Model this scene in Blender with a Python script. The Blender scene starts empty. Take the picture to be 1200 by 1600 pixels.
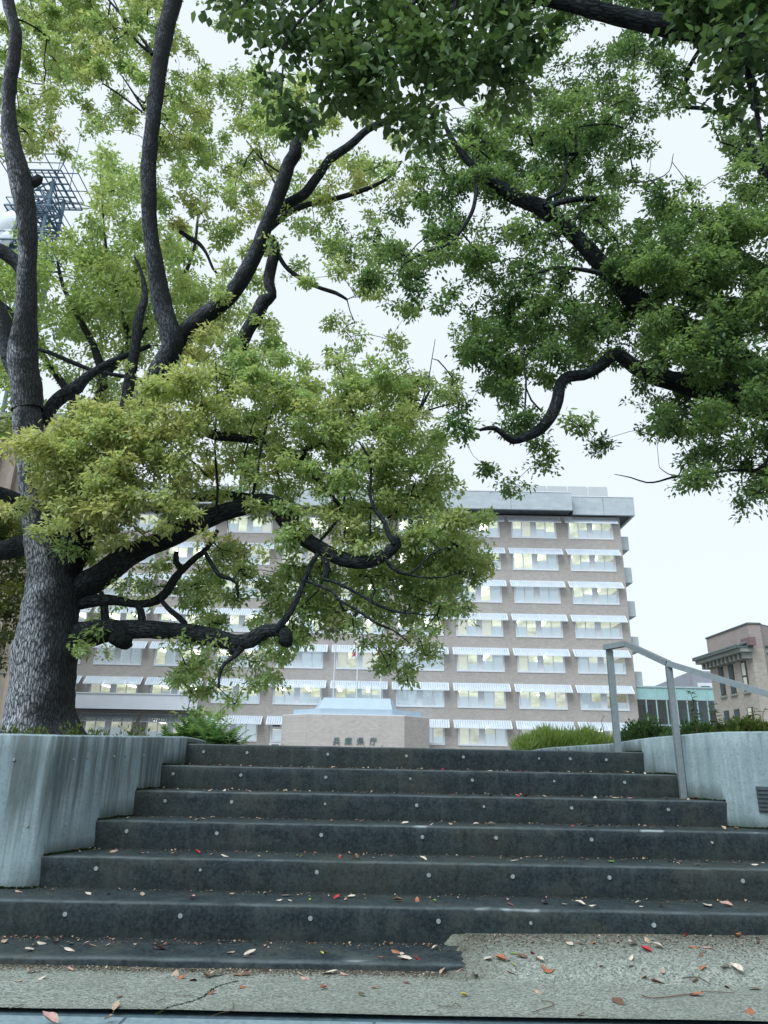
import bpy, bmesh, math, random
import numpy as np
from mathutils import Vector, Matrix, noise
rnd = random.Random(7); rng = np.random.default_rng(7)
S = bpy.context.scene; C = S.collection
pi = math.pi
# ------------------------------------------------------------------ camera
F, PITCH, ROLL, EYE = 1109.0, math.radians(19.5), math.radians(1.08), 1.0
cp, sp = math.cos(PITCH), math.sin(PITCH)
fw = Vector((0, cp, sp)); up0 = Vector((0, -sp, cp)); rt0 = Vector((1, 0, 0))
cr, sr = math.cos(ROLL), math.sin(ROLL)
rt = rt0*cr + up0*sr; up = up0*cr - rt0*sr
cd = bpy.data.cameras.new('camera'); cam = bpy.data.objects.new('camera', cd); C.objects.link(cam)
cd.sensor_fit = 'VERTICAL'; cd.sensor_height = 36; cd.sensor_width = 27; cd.lens = F/1600*36
cd.clip_start = .05; cd.clip_end = 6000
M = Matrix((rt, up, -fw)).transposed().to_4x4(); M.translation = (0, 0, EYE); cam.matrix_world = M
S.camera = cam
# ------------------------------------------------------------------ light
SUN_EL, SUN_AZ = math.radians(52), math.radians(-142)     # azimuth measured from +Y towards +X
w = bpy.data.worlds.new('World'); S.world = w; w.use_nodes = True
nt = w.node_tree; bg = nt.nodes['Background']
sky = nt.nodes.new('ShaderNodeTexSky'); sky.sky_type = 'NISHITA'; sky.sun_disc = False
sky.sun_elevation = SUN_EL; sky.sun_rotation = SUN_AZ % (2*pi)
mx = nt.nodes.new('ShaderNodeMix'); mx.data_type = 'RGBA'; mx.inputs[0].default_value = .93
nt.links.new(sky.outputs[0], mx.inputs[6]); mx.inputs[7].default_value = (3.98, 4.36, 4.7, 1)   # even overcast
nt.links.new(mx.outputs[2], bg.inputs[0]); bg.inputs[1].default_value = .1
sd = bpy.data.lights.new('sun', 'SUN'); sd.energy = 1.5; sd.angle = math.radians(40); sd.color = (.88, .96, 1)
so = bpy.data.objects.new('sun', sd); C.objects.link(so)
sv = Vector((math.sin(SUN_AZ)*math.cos(SUN_EL), math.cos(SUN_AZ)*math.cos(SUN_EL), math.sin(SUN_EL)))
so.rotation_euler = sv.to_track_quat('Z', 'Y').to_euler()
S.view_settings.view_transform = 'Standard'; S.view_settings.look = 'None'
S.view_settings.gamma = 1; S.view_settings.exposure = 1.2; S.view_settings.use_curve_mapping = False
S.render.engine = 'CYCLES'; S.cycles.use_denoising = True; S.cycles.max_bounces = 7
S.cycles.transparent_max_bounces = 12; S.cycles.transmission_bounces = 5

# ------------------------------------------------------------------ picture -> place
def ray(x, y):
    dx, dy = x-600, y-800
    u = dx*cr + dy*sr; v = -dx*sr + dy*cr
    return fw + rt0*(u/F) - up0*(v/F)
def at(x, y, Y):
    d = ray(x, y); return Vector((0, 0, EYE)) + d*(Y/d.y)
def atz(x, y, z):
    d = ray(x, y); return Vector((0, 0, EYE)) + d*((z-EYE)/d.z)
# ------------------------------------------------------------------ materials
MT = {}
def material(name, build, rough=.8, spec=.3):
    m = bpy.data.materials.new(name); m.use_nodes = True; t = m.node_tree
    b = t.nodes['Principled BSDF']; b.inputs['Roughness'].default_value = rough
    b.inputs['Specular IOR Level'].default_value = spec
    build(t, b); MT[name] = m; return m
def N(t, typ, **kw):
    n = t.nodes.new(typ)
    for k, v in kw.items(): setattr(n, k, v)
    return n
def pos(t, scale=(1, 1, 1), obj=False):
    if obj: src = N(t, 'ShaderNodeTexCoord').outputs['Object']
    else: src = N(t, 'ShaderNodeNewGeometry').outputs['Position']
    mp = N(t, 'ShaderNodeMapping'); mp.inputs['Scale'].default_value = scale
    t.links.new(src, mp.inputs[0]); return mp.outputs[0]
def nz(t, vec, scale, detail=6, rough=.6):
    n = N(t, 'ShaderNodeTexNoise'); n.inputs['Scale'].default_value = scale
    n.inputs['Detail'].default_value = detail; n.inputs['Roughness'].default_value = rough
    t.links.new(vec, n.inputs['Vector']); return n.outputs['Fac']
def ramp(t, fac, stops):
    r = N(t, 'ShaderNodeValToRGB'); e = r.color_ramp.elements
    while len(e) < len(stops): e.new(.5)
    for el, (p, c) in zip(e, stops):
        el.position = p; el.color = (*c, 1) if len(c) == 3 else c
    t.links.new(fac, r.inputs[0]); return r.outputs[0]
def g(v): return (v, v, v)
def mix(t, fac, a, b, mode='MIX'):
    n = N(t, 'ShaderNodeMix', data_type='RGBA', blend_type=mode)
    for i, s in ((0, fac), (6, a), (7, b)):
        if isinstance(s, bpy.types.NodeSocket): t.links.new(s, n.inputs[i])
        else: n.inputs[i].default_value = s if i == 0 else (*s, 1)
    return n.outputs[2]
def mth(t, op, a, b=0.):
    n = N(t, 'ShaderNodeMath', operation=op)
    for i, s in ((0, a), (1, b)):
        if isinstance(s, bpy.types.NodeSocket): t.links.new(s, n.inputs[i])
        else: n.inputs[i].default_value = s
    return n.outputs[0]
def bump(t, b, h, strength=.3, dist=.01):
    n = N(t, 'ShaderNodeBump'); n.inputs['Strength'].default_value = strength; n.inputs['Distance'].default_value = dist
    t.links.new(h, n.inputs['Height']); t.links.new(n.outputs[0], b.inputs['Normal'])
def attr(t, name, out='Fac'):
    n = N(t, 'ShaderNodeAttribute', attribute_name=name); return n.outputs[out]
def plain(name, col, rough=.7, spec=.3, var=.15, scale=3, metal=0):
    def f(t, b):
        n = nz(t, pos(t), scale)
        c = ramp(t, n, [(.3, tuple(v*(1-var) for v in col)), (.7, tuple(min(1, v*(1+var)) for v in col))])
        t.links.new(c, b.inputs['Base Color']); b.inputs['Metallic'].default_value = metal
        bump(t, b, n, .1, .01)
    return material(name, f, rough, spec)
def _stair(t, b):
    p = pos(t)
    big = nz(t, p, 1.1, 8, .66); fine = nz(t, p, 60, 6, .75); med = nz(t, p, 9, 8, .78); blot = nz(t, pos(t, (1, 1, 1.6)), 3.2, 5, .6)
    streak = nz(t, pos(t, (13, 13, 1.2)), 1.2, 6, .7)
    c = ramp(t, big, [(.34, (.003, .011, .016)), (.5, (.008, .019, .024)), (.66, (.030, .035, .028))])
    c = mix(t, ramp(t, med, [(.46, g(0)), (.66, g(.6))]), c, (.042, .060, .062))
    c = mix(t, ramp(t, blot, [(.52, g(0)), (.64, g(.55))]), c, (.058, .064, .052))
    c = mix(t, ramp(t, streak, [(.54, g(0)), (.68, g(.5))]), c, (.055, .072, .072))
    c = mix(t, ramp(t, streak, [(.30, g(.8)), (.44, g(0))]), c, (.004, .008, .008))
    c = mix(t, ramp(t, med, [(.32, g(.8)), (.44, g(0))]), c, (.004, .008, .010))
    c = mix(t, ramp(t, fine, [(.45, g(.0)), (.66, g(.6))]), c, (.052, .072, .078))
    c = mix(t, ramp(t, fine, [(.32, g(.7)), (.45, g(0))]), c, (.004, .007, .008))
    w_ = mth(t, 'MULTIPLY', attr(t, 'wear'), ramp(t, nz(t, pos(t, (1, 1, 3)), 4.5, 8, .75), [(.36, g(.08)), (.62, g(.85))]))
    c = mix(t, w_, c, (0.093, 0.1178, 0.124))
    w2 = mth(t, 'MULTIPLY', attr(t, 'wear'), ramp(t, nz(t, pos(t, (1, 1, 1)), 2.6, 3, .5), [(.66, g(0)), (.70, g(.9))]))
    c = mix(t, w2, c, (.30, .35, .36))
    c = mix(t, mth(t, 'MULTIPLY', attr(t, 'crease_dark'), .75), c, (0.00558, 0.0093, 0.00744))  # darker along the back of the tread and the foot of the riser
    t.links.new(c, b.inputs['Base Color'])
    bump(t, b, mth(t, 'ADD', mth(t, 'MULTIPLY', fine, .5), med), .6, .006)
material('stair_concrete', _stair, .72, .35)
plain('plug_mortar', (.24, .28, .28), .9, .2, .3, 60)
def _wall(t, b):
    p = pos(t)
    st = nz(t, pos(t, (9, 9, .55)), 1.3, 7, .65); st2 = nz(t, pos(t, (26, 26, 1.1)), 1, 4, .6); mo = nz(t, p, 2.4, 6, .6); fi = nz(t, p, 70, 4, .6)
    c = ramp(t, st2, [(.3, (.16, .225, .25)), (.5, (.235, .31, .335)), (.72, (.33, .40, .42))])
    c = mix(t, ramp(t, mo, [(.35, g(.0)), (.7, g(.5))]), c, (.21, .275, .29))
    a = attr(t, 'stain')
    f_ = mth(t, 'SUBTRACT', mth(t, 'ADD', st, mth(t, 'MULTIPLY', a, .30)), .68)
    f_ = mth(t, 'MULTIPLY', f_, 4.5)
    f_ = N(t, 'ShaderNodeClamp').outputs[0] if False else mth(t, 'MINIMUM', mth(t, 'MAXIMUM', f_, 0), .76)
    c = mix(t, f_, c, (.04, .055, .05))
    c = mix(t, ramp(t, fi, [(.52, g(0)), (.68, g(.5))]), c, (.12, .15, .15)); c = mix(t, ramp(t, nz(t, p, 16, 6, .7), [(.5, g(0)), (.72, g(.4))]), c, (.12, .16, .165))
    c = mix(t, attr(t, 'moss'), c, (.022, .034, .018))
    t.links.new(c, b.inputs['Base Color']); bump(t, b, mth(t, 'ADD', st2, mth(t, 'MULTIPLY', fi, .4)), .35, .006)
material('wall_concrete', _wall, .8, .25)
def _ground(t, b):
    p = pos(t)
    v = N(t, 'ShaderNodeTexVoronoi'); v.inputs['Scale'].default_value = 130; t.links.new(p, v.inputs['Vector'])
    sep = N(t, 'ShaderNodeSeparateColor'); t.links.new(v.outputs['Color'], sep.inputs[0])
    c = ramp(t, sep.outputs[0], [(.0, (.09, .10, .09)), (.35, (.20, .225, .20)), (.7, (.27, .295, .265)), (1, (.38, .40, .36))])
    c = mix(t, ramp(t, nz(t, p, 3.2, 6), [(.35, g(0)), (.72, g(.6))]), c, (.16, .18, .15))
    c = mix(t, ramp(t, nz(t, p, 160, 2), [(.5, g(0)), (.7, g(.5))]), c, (.1, .115, .1))
    d = mth(t, 'MULTIPLY', attr(t, 'dirt'), ramp(t, nz(t, p, 28, 5, .75), [(.3, g(.2)), (.62, g(1))]))
    c = mix(t, d, c, (.085, .085, .06))
    t.links.new(c, b.inputs['Base Color']); bump(t, b, v.outputs['Distance'], .6, .006)
material('aggregate_ground', _ground, .85, .25)
plain('kerb_stone', (.19, .26, .29), .6, .3, .2, 40)
plain('groove_dirt', (.07, .11, .13), .9, .1, .3, 30)
plain('asphalt_dark', (.05, .052, .055), .9, .2, .2, 20)
plain('plaza_paving', (.22, .22, .21), .9, .2, .2, 2)
plain('soil_dark', (.05, .045, .03), .95, .1, .3, 8)
def _brick(cola, colb, mort, sx=1.0, weather=.35):
    def f(t, b):
        gm = N(t, 'ShaderNodeNewGeometry'); sepp = N(t, 'ShaderNodeSeparateXYZ'); t.links.new(gm.outputs['Position'], sepp.inputs[0])
        cm = N(t, 'ShaderNodeCombineXYZ')
        t.links.new(mth(t, 'ADD', sepp.outputs[0], sepp.outputs[1]), cm.inputs[0]); t.links.new(sepp.outputs[2], cm.inputs[1])
        bt = N(t, 'ShaderNodeTexBrick'); t.links.new(cm.outputs[0], bt.inputs['Vector'])
        bt.inputs['Scale'].default_value = 1; bt.inputs['Brick Width'].default_value = .34*sx; bt.inputs['Row Height'].default_value = .12*sx
        bt.inputs['Mortar Size'].default_value = .011; bt.inputs['Color1'].default_value = (*cola, 1); bt.inputs['Color2'].default_value = (*colb, 1)
        bt.inputs['Mortar'].default_value = (*mort, 1)
        n = nz(t, pos(t, (.35, .35, .12)), 1, 8, .65)
        c = mix(t, ramp(t, n, [(.35, g(0)), (.75, g(weather))]), bt.outputs[0], tuple(v*.72 for v in cola))
        c = mix(t, ramp(t, nz(t, pos(t), 2.6, 6, .75), [(.3, g(0)), (.8, g(.45))]), c, tuple(v*1.25 for v in colb))
        t.links.new(c, b.inputs['Base Color']); bump(t, b, bt.outputs['Fac'], -.3, .01)
    return f
material('brick_tan', _brick((.315, .288, .266), (.405, .375, .35), (.39, .38, .37)), .85, .2)
material('brick_porch', _brick((.37, .335, .31), (.46, .425, .40), (.44, .43, .42), 1.3), .85, .2)
material('brick_old', _brick((.29, .262, .225), (.385, .355, .31), (.33, .32, .30), 1.0), .85, .2)
material('brick_mauve', _brick((.27, .225, .215), (.33, .28, .265), (.30, .28, .27), 1.0), .85, .2)
def _panelc(t, b):
    n = nz(t, pos(t, (.5, .5, 1.5)), 1.2, 8, .65); n2 = nz(t, pos(t, (3, 3, .6)), 1, 5)
    c = ramp(t, n, [(.3, (.35, .41, .44)), (.7, (.47, .52, .55))])
    c = mix(t, ramp(t, n2, [(.5, g(0)), (.8, g(.35))]), c, (.28, .33, .36))
    t.links.new(c, b.inputs['Base Color']); bump(t, b, n, .2, .02)
material('fascia_concrete', _panelc, .75, .25)
plain('white_metal', (.66, .70, .74), .45, .4, .06, 2)
plain('white_slat', (.50, .56, .63), .45, .4, .08, 1.5)
plain('soffit_dark', (.11, .13, .145), .9, .1, .2, 1)
plain('penthouse_panel', (.50, .53, .54), .8, .2, .05, 1)
plain('roof_sheet', (.36, .45, .53), .5, .4, .06, 1)
plain('banner_white', (.66, .70, .76), .7, .2, .05, .6)
plain('duct_grey', (.38, .44, .46), .7, .3, .1, 1)
plain('steel_grey', (.24, .285, .30), .42, .5, .12, 30, .55)
plain('vent_metal', (.055, .08, .09), .5, .4, .2, 30, .3)
plain('pole_white', (.6, .63, .66), .4, .4, .04, 2)
plain('red_cloth', (.45, .03, .04), .8, .2, .1, 5)
plain('maroon_cloth', (.22, .03, .06), .8, .2, .1, 5)
plain('white_cloth', (.72, .72, .74), .8, .2, .05, 5)
plain('letter_bronze', (.09, .16, .165), .6, .4, .3, 6)
plain('teal_spandrel', (.30, .50, .50), .25, .6, .08, .8)
plain('mullion_teal', (.34, .46, .47), .4, .4, .1, 1)
plain('grey_render', (.30, .31, .36), .85, .2, .06, .4)
plain('frame_dark', (.04, .045, .05), .5, .4, .2, 3)
plain('tile_grey', (.10, .125, .125), .7, .3, .25, 5)
plain('cornice_stone', (.24, .26, .24), .8, .2, .15, 3)
plain('cornice_tile_red', (.17, .12, .12), .7, .3, .2, 4)
plain('rib_beige', (.27, .23, .19), .8, .2, .12, 1.5)
plain('mast_steel', (.07, .13, .18), .6, .3, .1, 1)
plain('dish_white', (.6, .65, .7), .5, .3, .05, 1)
plain('moss', (.018, .032, .014), .95, .1, .4, 40)
plain('twig_brown', (.10, .075, .05), .9, .1, .3, 60)
def emis(name, col, st, base=(.5, .5, .5)):
    def f(t, b):
        b.inputs['Base Color'].default_value = (*base, 1)
        b.inputs['Emission Color'].default_value = (*col, 1); b.inputs['Emission Strength'].default_value = st
    return material(name, f)
emis('tube_light', (1, .99, .92), 3)
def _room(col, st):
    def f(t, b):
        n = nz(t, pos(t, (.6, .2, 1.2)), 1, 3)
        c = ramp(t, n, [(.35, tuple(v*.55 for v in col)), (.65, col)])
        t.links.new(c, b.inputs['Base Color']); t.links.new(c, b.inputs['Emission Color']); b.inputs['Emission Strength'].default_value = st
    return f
material('room_ceiling_glow', _room((.58, .60, .50), .46)); material('room_wall_glow', _room((.58, .58, .50), .34))  # room light painted in: ceiling and back wall glow by themselves
emis('blind_white_glow', (.8, .88, .95), .15, (.50, .56, .62)); emis('curtain_cream_glow', (.9, .86, .72), .22, (.55, .52, .42)); plain('hall_blind', (.62, .6, .5), .8)  # office blinds and curtains glow: light of the rooms put into the material
def _glass(tint, refl, rough=.03):
    def f(t, b):
        tr = N(t, 'ShaderNodeBsdfTransparent'); tr.inputs[0].default_value = (*tint, 1)
        gl = N(t, 'ShaderNodeBsdfGlossy'); gl.inputs[0].default_value = (.9, .95, 1, 1); gl.inputs['Roughness'].default_value = rough
        ms = N(t, 'ShaderNodeMixShader'); ms.inputs[0].default_value = refl
        t.links.new(tr.outputs[0], ms.inputs[1]); t.links.new(gl.outputs[0], ms.inputs[2])
        t.links.new(ms.outputs[0], t.nodes['Material Output'].inputs[0])
    return f
material('window_glass', _glass((.86, .92, .92), .16)); material('teal_glass', _glass((.45, .72, .72), .34))
def _bark(light, dark, moss_shade_col):
    def f(t, b):
        a = attr(t, 'bark', 'Vector')
        def mp(s):
            m = N(t, 'ShaderNodeMapping'); m.inputs['Scale'].default_value = s; t.links.new(a, m.inputs[0]); return m.outputs[0]
        vo = N(t, 'ShaderNodeTexVoronoi', feature='DISTANCE_TO_EDGE'); vo.inputs['Scale'].default_value = 1; vo.inputs['Randomness'].default_value = 1
        ds = N(t, 'ShaderNodeTexNoise'); ds.inputs['Scale'].default_value = 1; ds.inputs['Detail'].default_value = 4; t.links.new(mp((22, 22, 12)), ds.inputs['Vector'])
        wv = N(t, 'ShaderNodeMix', data_type='RGBA', blend_type='ADD'); wv.inputs[0].default_value = 1.1
        t.links.new(mp((30, 30, 6.5)), wv.inputs[6]); t.links.new(ds.outputs['Color'], wv.inputs[7])
        t.links.new(wv.outputs[2], vo.inputs['Vector'])
        fine = nz(t, mp((46, 46, 16)), 1, 8, .75); big = nz(t, pos(t), 1.6, 8, .68)
        ck = mth(t, 'ADD', vo.outputs['Distance'], mth(t, 'MULTIPLY', mth(t, 'SUBTRACT', fine, .5), .45))
        crack = ramp(t, ck, [(.0, g(0)), (.09, g(.55)), (.26, g(1))])
        c = ramp(t, fine, [(.3, tuple(v*.45 for v in light)), (.68, light)])
        c = mix(t, crack, dark, c)
        moss_shade = mth(t, 'ADD', mth(t, 'MULTIPLY', attr(t, 'side'), .42), mth(t, 'ADD', big, mth(t, 'MULTIPLY', mth(t, 'SUBTRACT', fine, .5), .35)))  # moss patches plus the shade of the right side, painted into the bark
        c = mix(t, ramp(t, moss_shade, [(.52, g(0)), (.80, g(.94))]), c, moss_shade_col)
        t.links.new(c, b.inputs['Base Color'])
        bump(t, b, mth(t, 'ADD', crack, mth(t, 'MULTIPLY', fine, .8)), .9, .02)
    return f
def nzc(t, vec, s):
    n = N(t, 'ShaderNodeTexNoise'); n.inputs['Scale'].default_value = s; t.links.new(vec, n.inputs['Vector']); return n.outputs['Color']
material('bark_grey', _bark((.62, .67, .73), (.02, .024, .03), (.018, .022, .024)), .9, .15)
material('bark_mid', _bark((.17, .19, .215), (.012, .015, .02), (.014, .018, .02)), .9, .15)
material('bark_dark', _bark((.085, .097, .108), (.012, .016, .020), (.016, .024, .022)), .92, .12)
def _leaf(trans):
    def f(t, b):
        col = attr(t, 'Col', 'Color')
        b.inputs['Roughness'].default_value = .45; b.inputs['Specular IOR Level'].default_value = .4
        t.links.new(col, b.inputs['Base Color'])
        tl = N(t, 'ShaderNodeBsdfTranslucent'); t.links.new(mix(t, 1, col, (1.25, 1.2, .8), 'MULTIPLY'), tl.inputs[0])
        ms = N(t, 'ShaderNodeMixShader'); ms.inputs[0].default_value = trans
        t.links.new(b.outputs[0], ms.inputs[1]); t.links.new(tl.outputs[0], ms.inputs[2])
        t.links.new(ms.outputs[0], t.nodes['Material Output'].inputs[0])
    return f
plain('litter_brown', (.085, .07, .05), .9, .1, .3, 60); material('leaf', _leaf(.5)); material('leaf_thick', _leaf(.3))
for nm, col in dict(tan=(.36, .27, .20), cream=(.50, .44, .37), brown=(.14, .08, .055), red=(.36, .03, .04), orange=(.30, .12, .065),
                    pink=(.40, .25, .22), yellow=(.40, .38, .08), green=(.20, .32, .05)).items():
    plain('dry_'+nm, col, .7, .3, .3, 60)

# ------------------------------------------------------------------ object helpers
def tag(o, label=None, cat=None, group=None, kind=None):
    if label: o['label'] = label
    if cat: o['category'] = cat
    if group: o['group'] = group
    if kind: o['kind'] = kind
    return o
def link(name, me, mat=None, parent=None):
    o = bpy.data.objects.new(name, me); C.objects.link(o)
    if mat is not None and hasattr(me, 'materials') and not me.materials: me.materials.append(MT[mat])
    if parent: o.parent = parent
    return o
def empty(name, loc, **k):
    o = bpy.data.objects.new(name, None); C.objects.link(o); o.location = loc; o.empty_display_size = .2
    return tag(o, **k)
def kid(name, me, mat, parent):
    o = link(name, me, mat); o.parent = parent; bpy.context.view_layer
    o.matrix_parent_inverse = Matrix.Translation(-parent.location) if parent.type == 'EMPTY' else Matrix.Identity(4); return o
def root_loc(o):
    v = Vector((0, 0, 0))
    while o: v += o.location if o.type == 'EMPTY' else Vector((0, 0, 0)); o = o.parent
    return v
class MB:
    def __init__(s): s.v = []; s.f = []
    def quad(s, *p):
        n = len(s.v); s.v += [tuple(q) for q in p]; s.f.append(tuple(range(n, n+len(p))))
    def box(s, x0, x1, y0, y1, z0, z1):
        n = len(s.v); s.v += [(x, y, z) for z in (z0, z1) for y in (y0, y1) for x in (x0, x1)]
        s.f += [tuple(n+i for i in q) for q in ((0, 2, 3, 1), (4, 5, 7, 6), (0, 1, 5, 4), (2, 6, 7, 3), (0, 4, 6, 2), (1, 3, 7, 5))]
    def prism(s, pts, z0, z1, pts_top=None):
        n = len(s.v); k = len(pts); pt = pts_top or pts
        s.v += [(p[0], p[1], z0) for p in pts]+[(p[0], p[1], z1) for p in pt]
        s.f += [tuple(n+i for i in range(k))[::-1], tuple(n+k+i for i in range(k))]
        s.f += [(n+i, n+(i+1) % k, n+k+(i+1) % k, n+k+i) for i in range(k)]
    def bar(s, a, b, wd, ht=None, upv=Vector((0, 0, 1))):
        a, b = Vector(a), Vector(b); ht = ht or wd; d = (b-a).normalized()
        if abs(d.dot(upv)) > .98: upv = Vector((0, 1, 0))
        sx = d.cross(upv).normalized()*wd/2; sy = sx.cross(d).normalized()*ht/2; n = len(s.v)
        s.v += [tuple(p+i*sx+j*sy) for p in (a, b) for i, j in ((-1, -1), (1, -1), (1, 1), (-1, 1))]
        s.f += [tuple(n+i for i in q) for q in ((3, 2, 1, 0), (4, 5, 6, 7), (0, 1, 5, 4), (1, 2, 6, 5), (2, 3, 7, 6), (3, 0, 4, 7))]
    def tube(s, a, b, r0, r1, k=8):
        a, b = Vector(a), Vector(b); d = (b-a).normalized(); h = Vector((0, 0, 1)) if abs(d.z) < .9 else Vector((1, 0, 0))
        x = d.cross(h).normalized(); y = d.cross(x); n = len(s.v)
        for p, r in ((a, r0), (b, r1)):
            s.v += [tuple(p+(x*math.cos(2*pi*i/k)+y*math.sin(2*pi*i/k))*r) for i in range(k)]
        s.f += [(n+i, n+(i+1) % k, n+k+(i+1) % k, n+k+i) for i in range(k)]
        s.f += [tuple(n+i for i in range(k)), tuple(n+k+i for i in range(k))[::-1]]
    def mesh(s, name='m'):
        me = bpy.data.meshes.new(name); me.from_pydata(s.v, [], s.f); me.update(); return me
    def build(s, name, mat, parent=None, bevel=0):
        me = s.mesh(name)
        bm = bmesh.new(); bm.from_mesh(me); bmesh.ops.recalc_face_normals(bm, faces=bm.faces)
        if bevel: bmesh.ops.bevel(bm, geom=bm.edges[:], offset=bevel, segments=2, affect='EDGES')
        bm.to_mesh(me); bm.free()
        if parent: return kid(name, me, mat, parent)
        return link(name, me, mat)
def npmesh(name, V, Fc, mat, cols=None, attrs=None, smooth=False):
    me = bpy.data.meshes.new(name); n = len(Fc); k = Fc.shape[1]
    me.vertices.add(len(V)); me.vertices.foreach_set('co', np.ascontiguousarray(V, np.float32).ravel())
    me.loops.add(n*k); me.loops.foreach_set('vertex_index', np.ascontiguousarray(Fc, np.int32).ravel())
    me.polygons.add(n); me.polygons.foreach_set('loop_start', np.arange(0, n*k, k, dtype=np.int32))
    if smooth: me.polygons.foreach_set('use_smooth', np.ones(n, bool))
    me.update(calc_edges=True)
    if cols is not None:
        a = me.color_attributes.new('Col', 'FLOAT_COLOR', 'POINT')
        a.data.foreach_set('color', np.ascontiguousarray(np.c_[cols, np.ones(len(cols))], np.float32).ravel())
    for nm, val in (attrs or {}).items():
        if val.ndim == 1: a = me.attributes.new(nm, 'FLOAT', 'POINT'); a.data.foreach_set('value', val.astype(np.float32))
        else: a = me.attributes.new(nm, 'FLOAT_VECTOR', 'POINT'); a.data.foreach_set('vector', val.astype(np.float32).ravel())
    me.materials.append(MT[mat]); return me
def catmull(P, R, step):
    P = [Vector(p) for p in P]; out = []; rr = []
    for i in range(len(P)-1):
        p0, p1, p2, p3 = P[max(i-1, 0)], P[i], P[i+1], P[min(i+2, len(P)-1)]
        n = max(2, int((p2-p1).length/step))
        for j in range(n):
            t = j/n
            out.append(.5*((2*p1)+(p2-p0)*t+(2*p0-5*p1+4*p2-p3)*t*t+(3*p1-p0-3*p2+p3)*t**3)); rr.append(R[i]*(1-t)+R[i+1]*t)
    out.append(P[-1]); rr.append(R[-1]); return out, rr
def limb_mesh(P, R, step=.12, seg=14, rough=.06, seed=0, mat='bark_dark', side=None):
    pts, rad = catmull(P, R, step); n = len(pts); V = np.zeros((n, seg, 3)); B = np.zeros((n, seg, 3)); SD = np.zeros((n, seg))
    d = (pts[1]-pts[0]).normalized(); h = Vector((0, 1, 0)) if abs(d.y) < .9 else Vector((1, 0, 0))
    x = (h-d*h.dot(d)).normalized(); L = 0
    for i in range(n):
        d = (pts[min(i+1, n-1)]-pts[max(i-1, 0)]).normalized(); x = (x-d*x.dot(d)).normalized(); y = d.cross(x)
        if i: L += (pts[i]-pts[i-1]).length
        for j in range(seg):
            a = 2*pi*j/seg; dr = x*math.cos(a)+y*math.sin(a); q = pts[i]+dr*rad[i]
            k = noise.noise(q*2.2+Vector((seed, 0, 0)))*.9+noise.noise(q*7+Vector((0, seed, 0)))*.45
            q = pts[i]+dr*rad[i]*(1+rough*k*1.8)
            V[i, j] = q; B[i, j] = (math.cos(a)*rad[i], math.sin(a)*rad[i], L); SD[i, j] = side(q, dr) if side else .25
    idx = np.arange(n*seg).reshape(n, seg); nx = np.roll(idx, -1, 1)
    Fc = np.stack([idx[:-1], nx[:-1], nx[1:], idx[1:]], -1).reshape(-1, 4)
    V = np.r_[V.reshape(-1, 3), [pts[0], pts[-1]]]
    B = np.r_[B.reshape(-1, 3), [(0, 0, 0), (0, 0, L)]]; SD = np.r_[SD.ravel(), [0, 0]]
    e = n*seg
    caps = [(idx[-1, j], nx[-1, j], e+1, e+1) for j in range(seg)]
    me = bpy.data.meshes.new('limb'); fl = [tuple(map(int, f)) for f in Fc]+[tuple(map(int, f[:3])) for f in caps]
    me.from_pydata(V.tolist(), [], fl); me.polygons.foreach_set('use_smooth', np.ones(len(fl), bool))
    a = me.attributes.new('bark', 'FLOAT_VECTOR', 'POINT'); a.data.foreach_set('vector', B.astype(np.float32).ravel())
    a = me.attributes.new('side', 'FLOAT', 'POINT'); a.data.foreach_set('value', SD.astype(np.float32))
    me.materials.append(MT[mat]); me.update(); return me, pts, rad

# ------------------------------------------------------------------ setting: ground
R_, D1, T_ = .16, 3.657, .371          # stair rise, first nosing distance, going
DK = lambda k: D1+T_*(k-1)
GZ = .128
gy0 = atz(300, 1579, GZ).y
def ground_h(X, Y):
    s = min(1, max(0, (X-.36-.07*noise.noise(Vector((Y*11, 1, 0)))-.02*noise.noise(Vector((Y*40, 3, 0))))/.07)); t = min(1, max(0, (Y-D1+.12)/.45))
    h = GZ+s*(.044+.030*t)*min(1, .70+t)*min(1, max(0, t*6)) + .004*noise.noise(Vector((X*2, Y*2, 0)))
    return h + s*t*.012*min(2, max(0, X))
nx_, ny_ = 260, 30; xs = np.linspace(-9, 9, nx_); ys = np.linspace(gy0, DK(2)+.02, ny_)
V = np.array([(x, y, ground_h(x, y)) for y in ys for x in xs]); idx = np.arange(nx_*ny_).reshape(ny_, nx_)
Fc = np.stack([idx[:-1, :-1], idx[:-1, 1:], idx[1:, 1:], idx[1:, :-1]], -1).reshape(-1, 4)
dirt = np.array([max(0, 1-abs(y-(D1 if x < .33 else DK(2)))/(.10 if x < .33 else .30)) * (1 if y < D1+.02 or x > .2 else 0)
                 + (.8*max(0, 1-abs(x-.40)/.22) if y > D1-.12 else 0) + .35*max(0, 1-abs(y-gy0)/.05) for y in ys for x in xs])
gr = link('path', npmesh('path', V, Fc, 'aggregate_ground', attrs={'dirt': np.clip(dirt, 0, 1)}, smooth=True)); tag(gr, kind='structure')
m = MB(); m.box(-9, 9, gy0-.06, gy0+.4, GZ-.25, GZ-.02); tag(m.build('gutter_groove', 'groove_dirt'), kind='structure')
m = MB()
for i in range(-14, 15): m.box(i*.9+.002, i*.9+.898, gy0-.25, gy0-.042, GZ-.15, GZ-.012)
tag(m.build('kerb', 'kerb_stone', bevel=.004), kind='structure')
m = MB(); m.quad((-80, -80, GZ-.13), (80, -80, GZ-.13), (80, gy0-.24, GZ-.13), (-80, gy0-.24, GZ-.13)); tag(m.build('road', 'asphalt_dark'), kind='structure')

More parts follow.
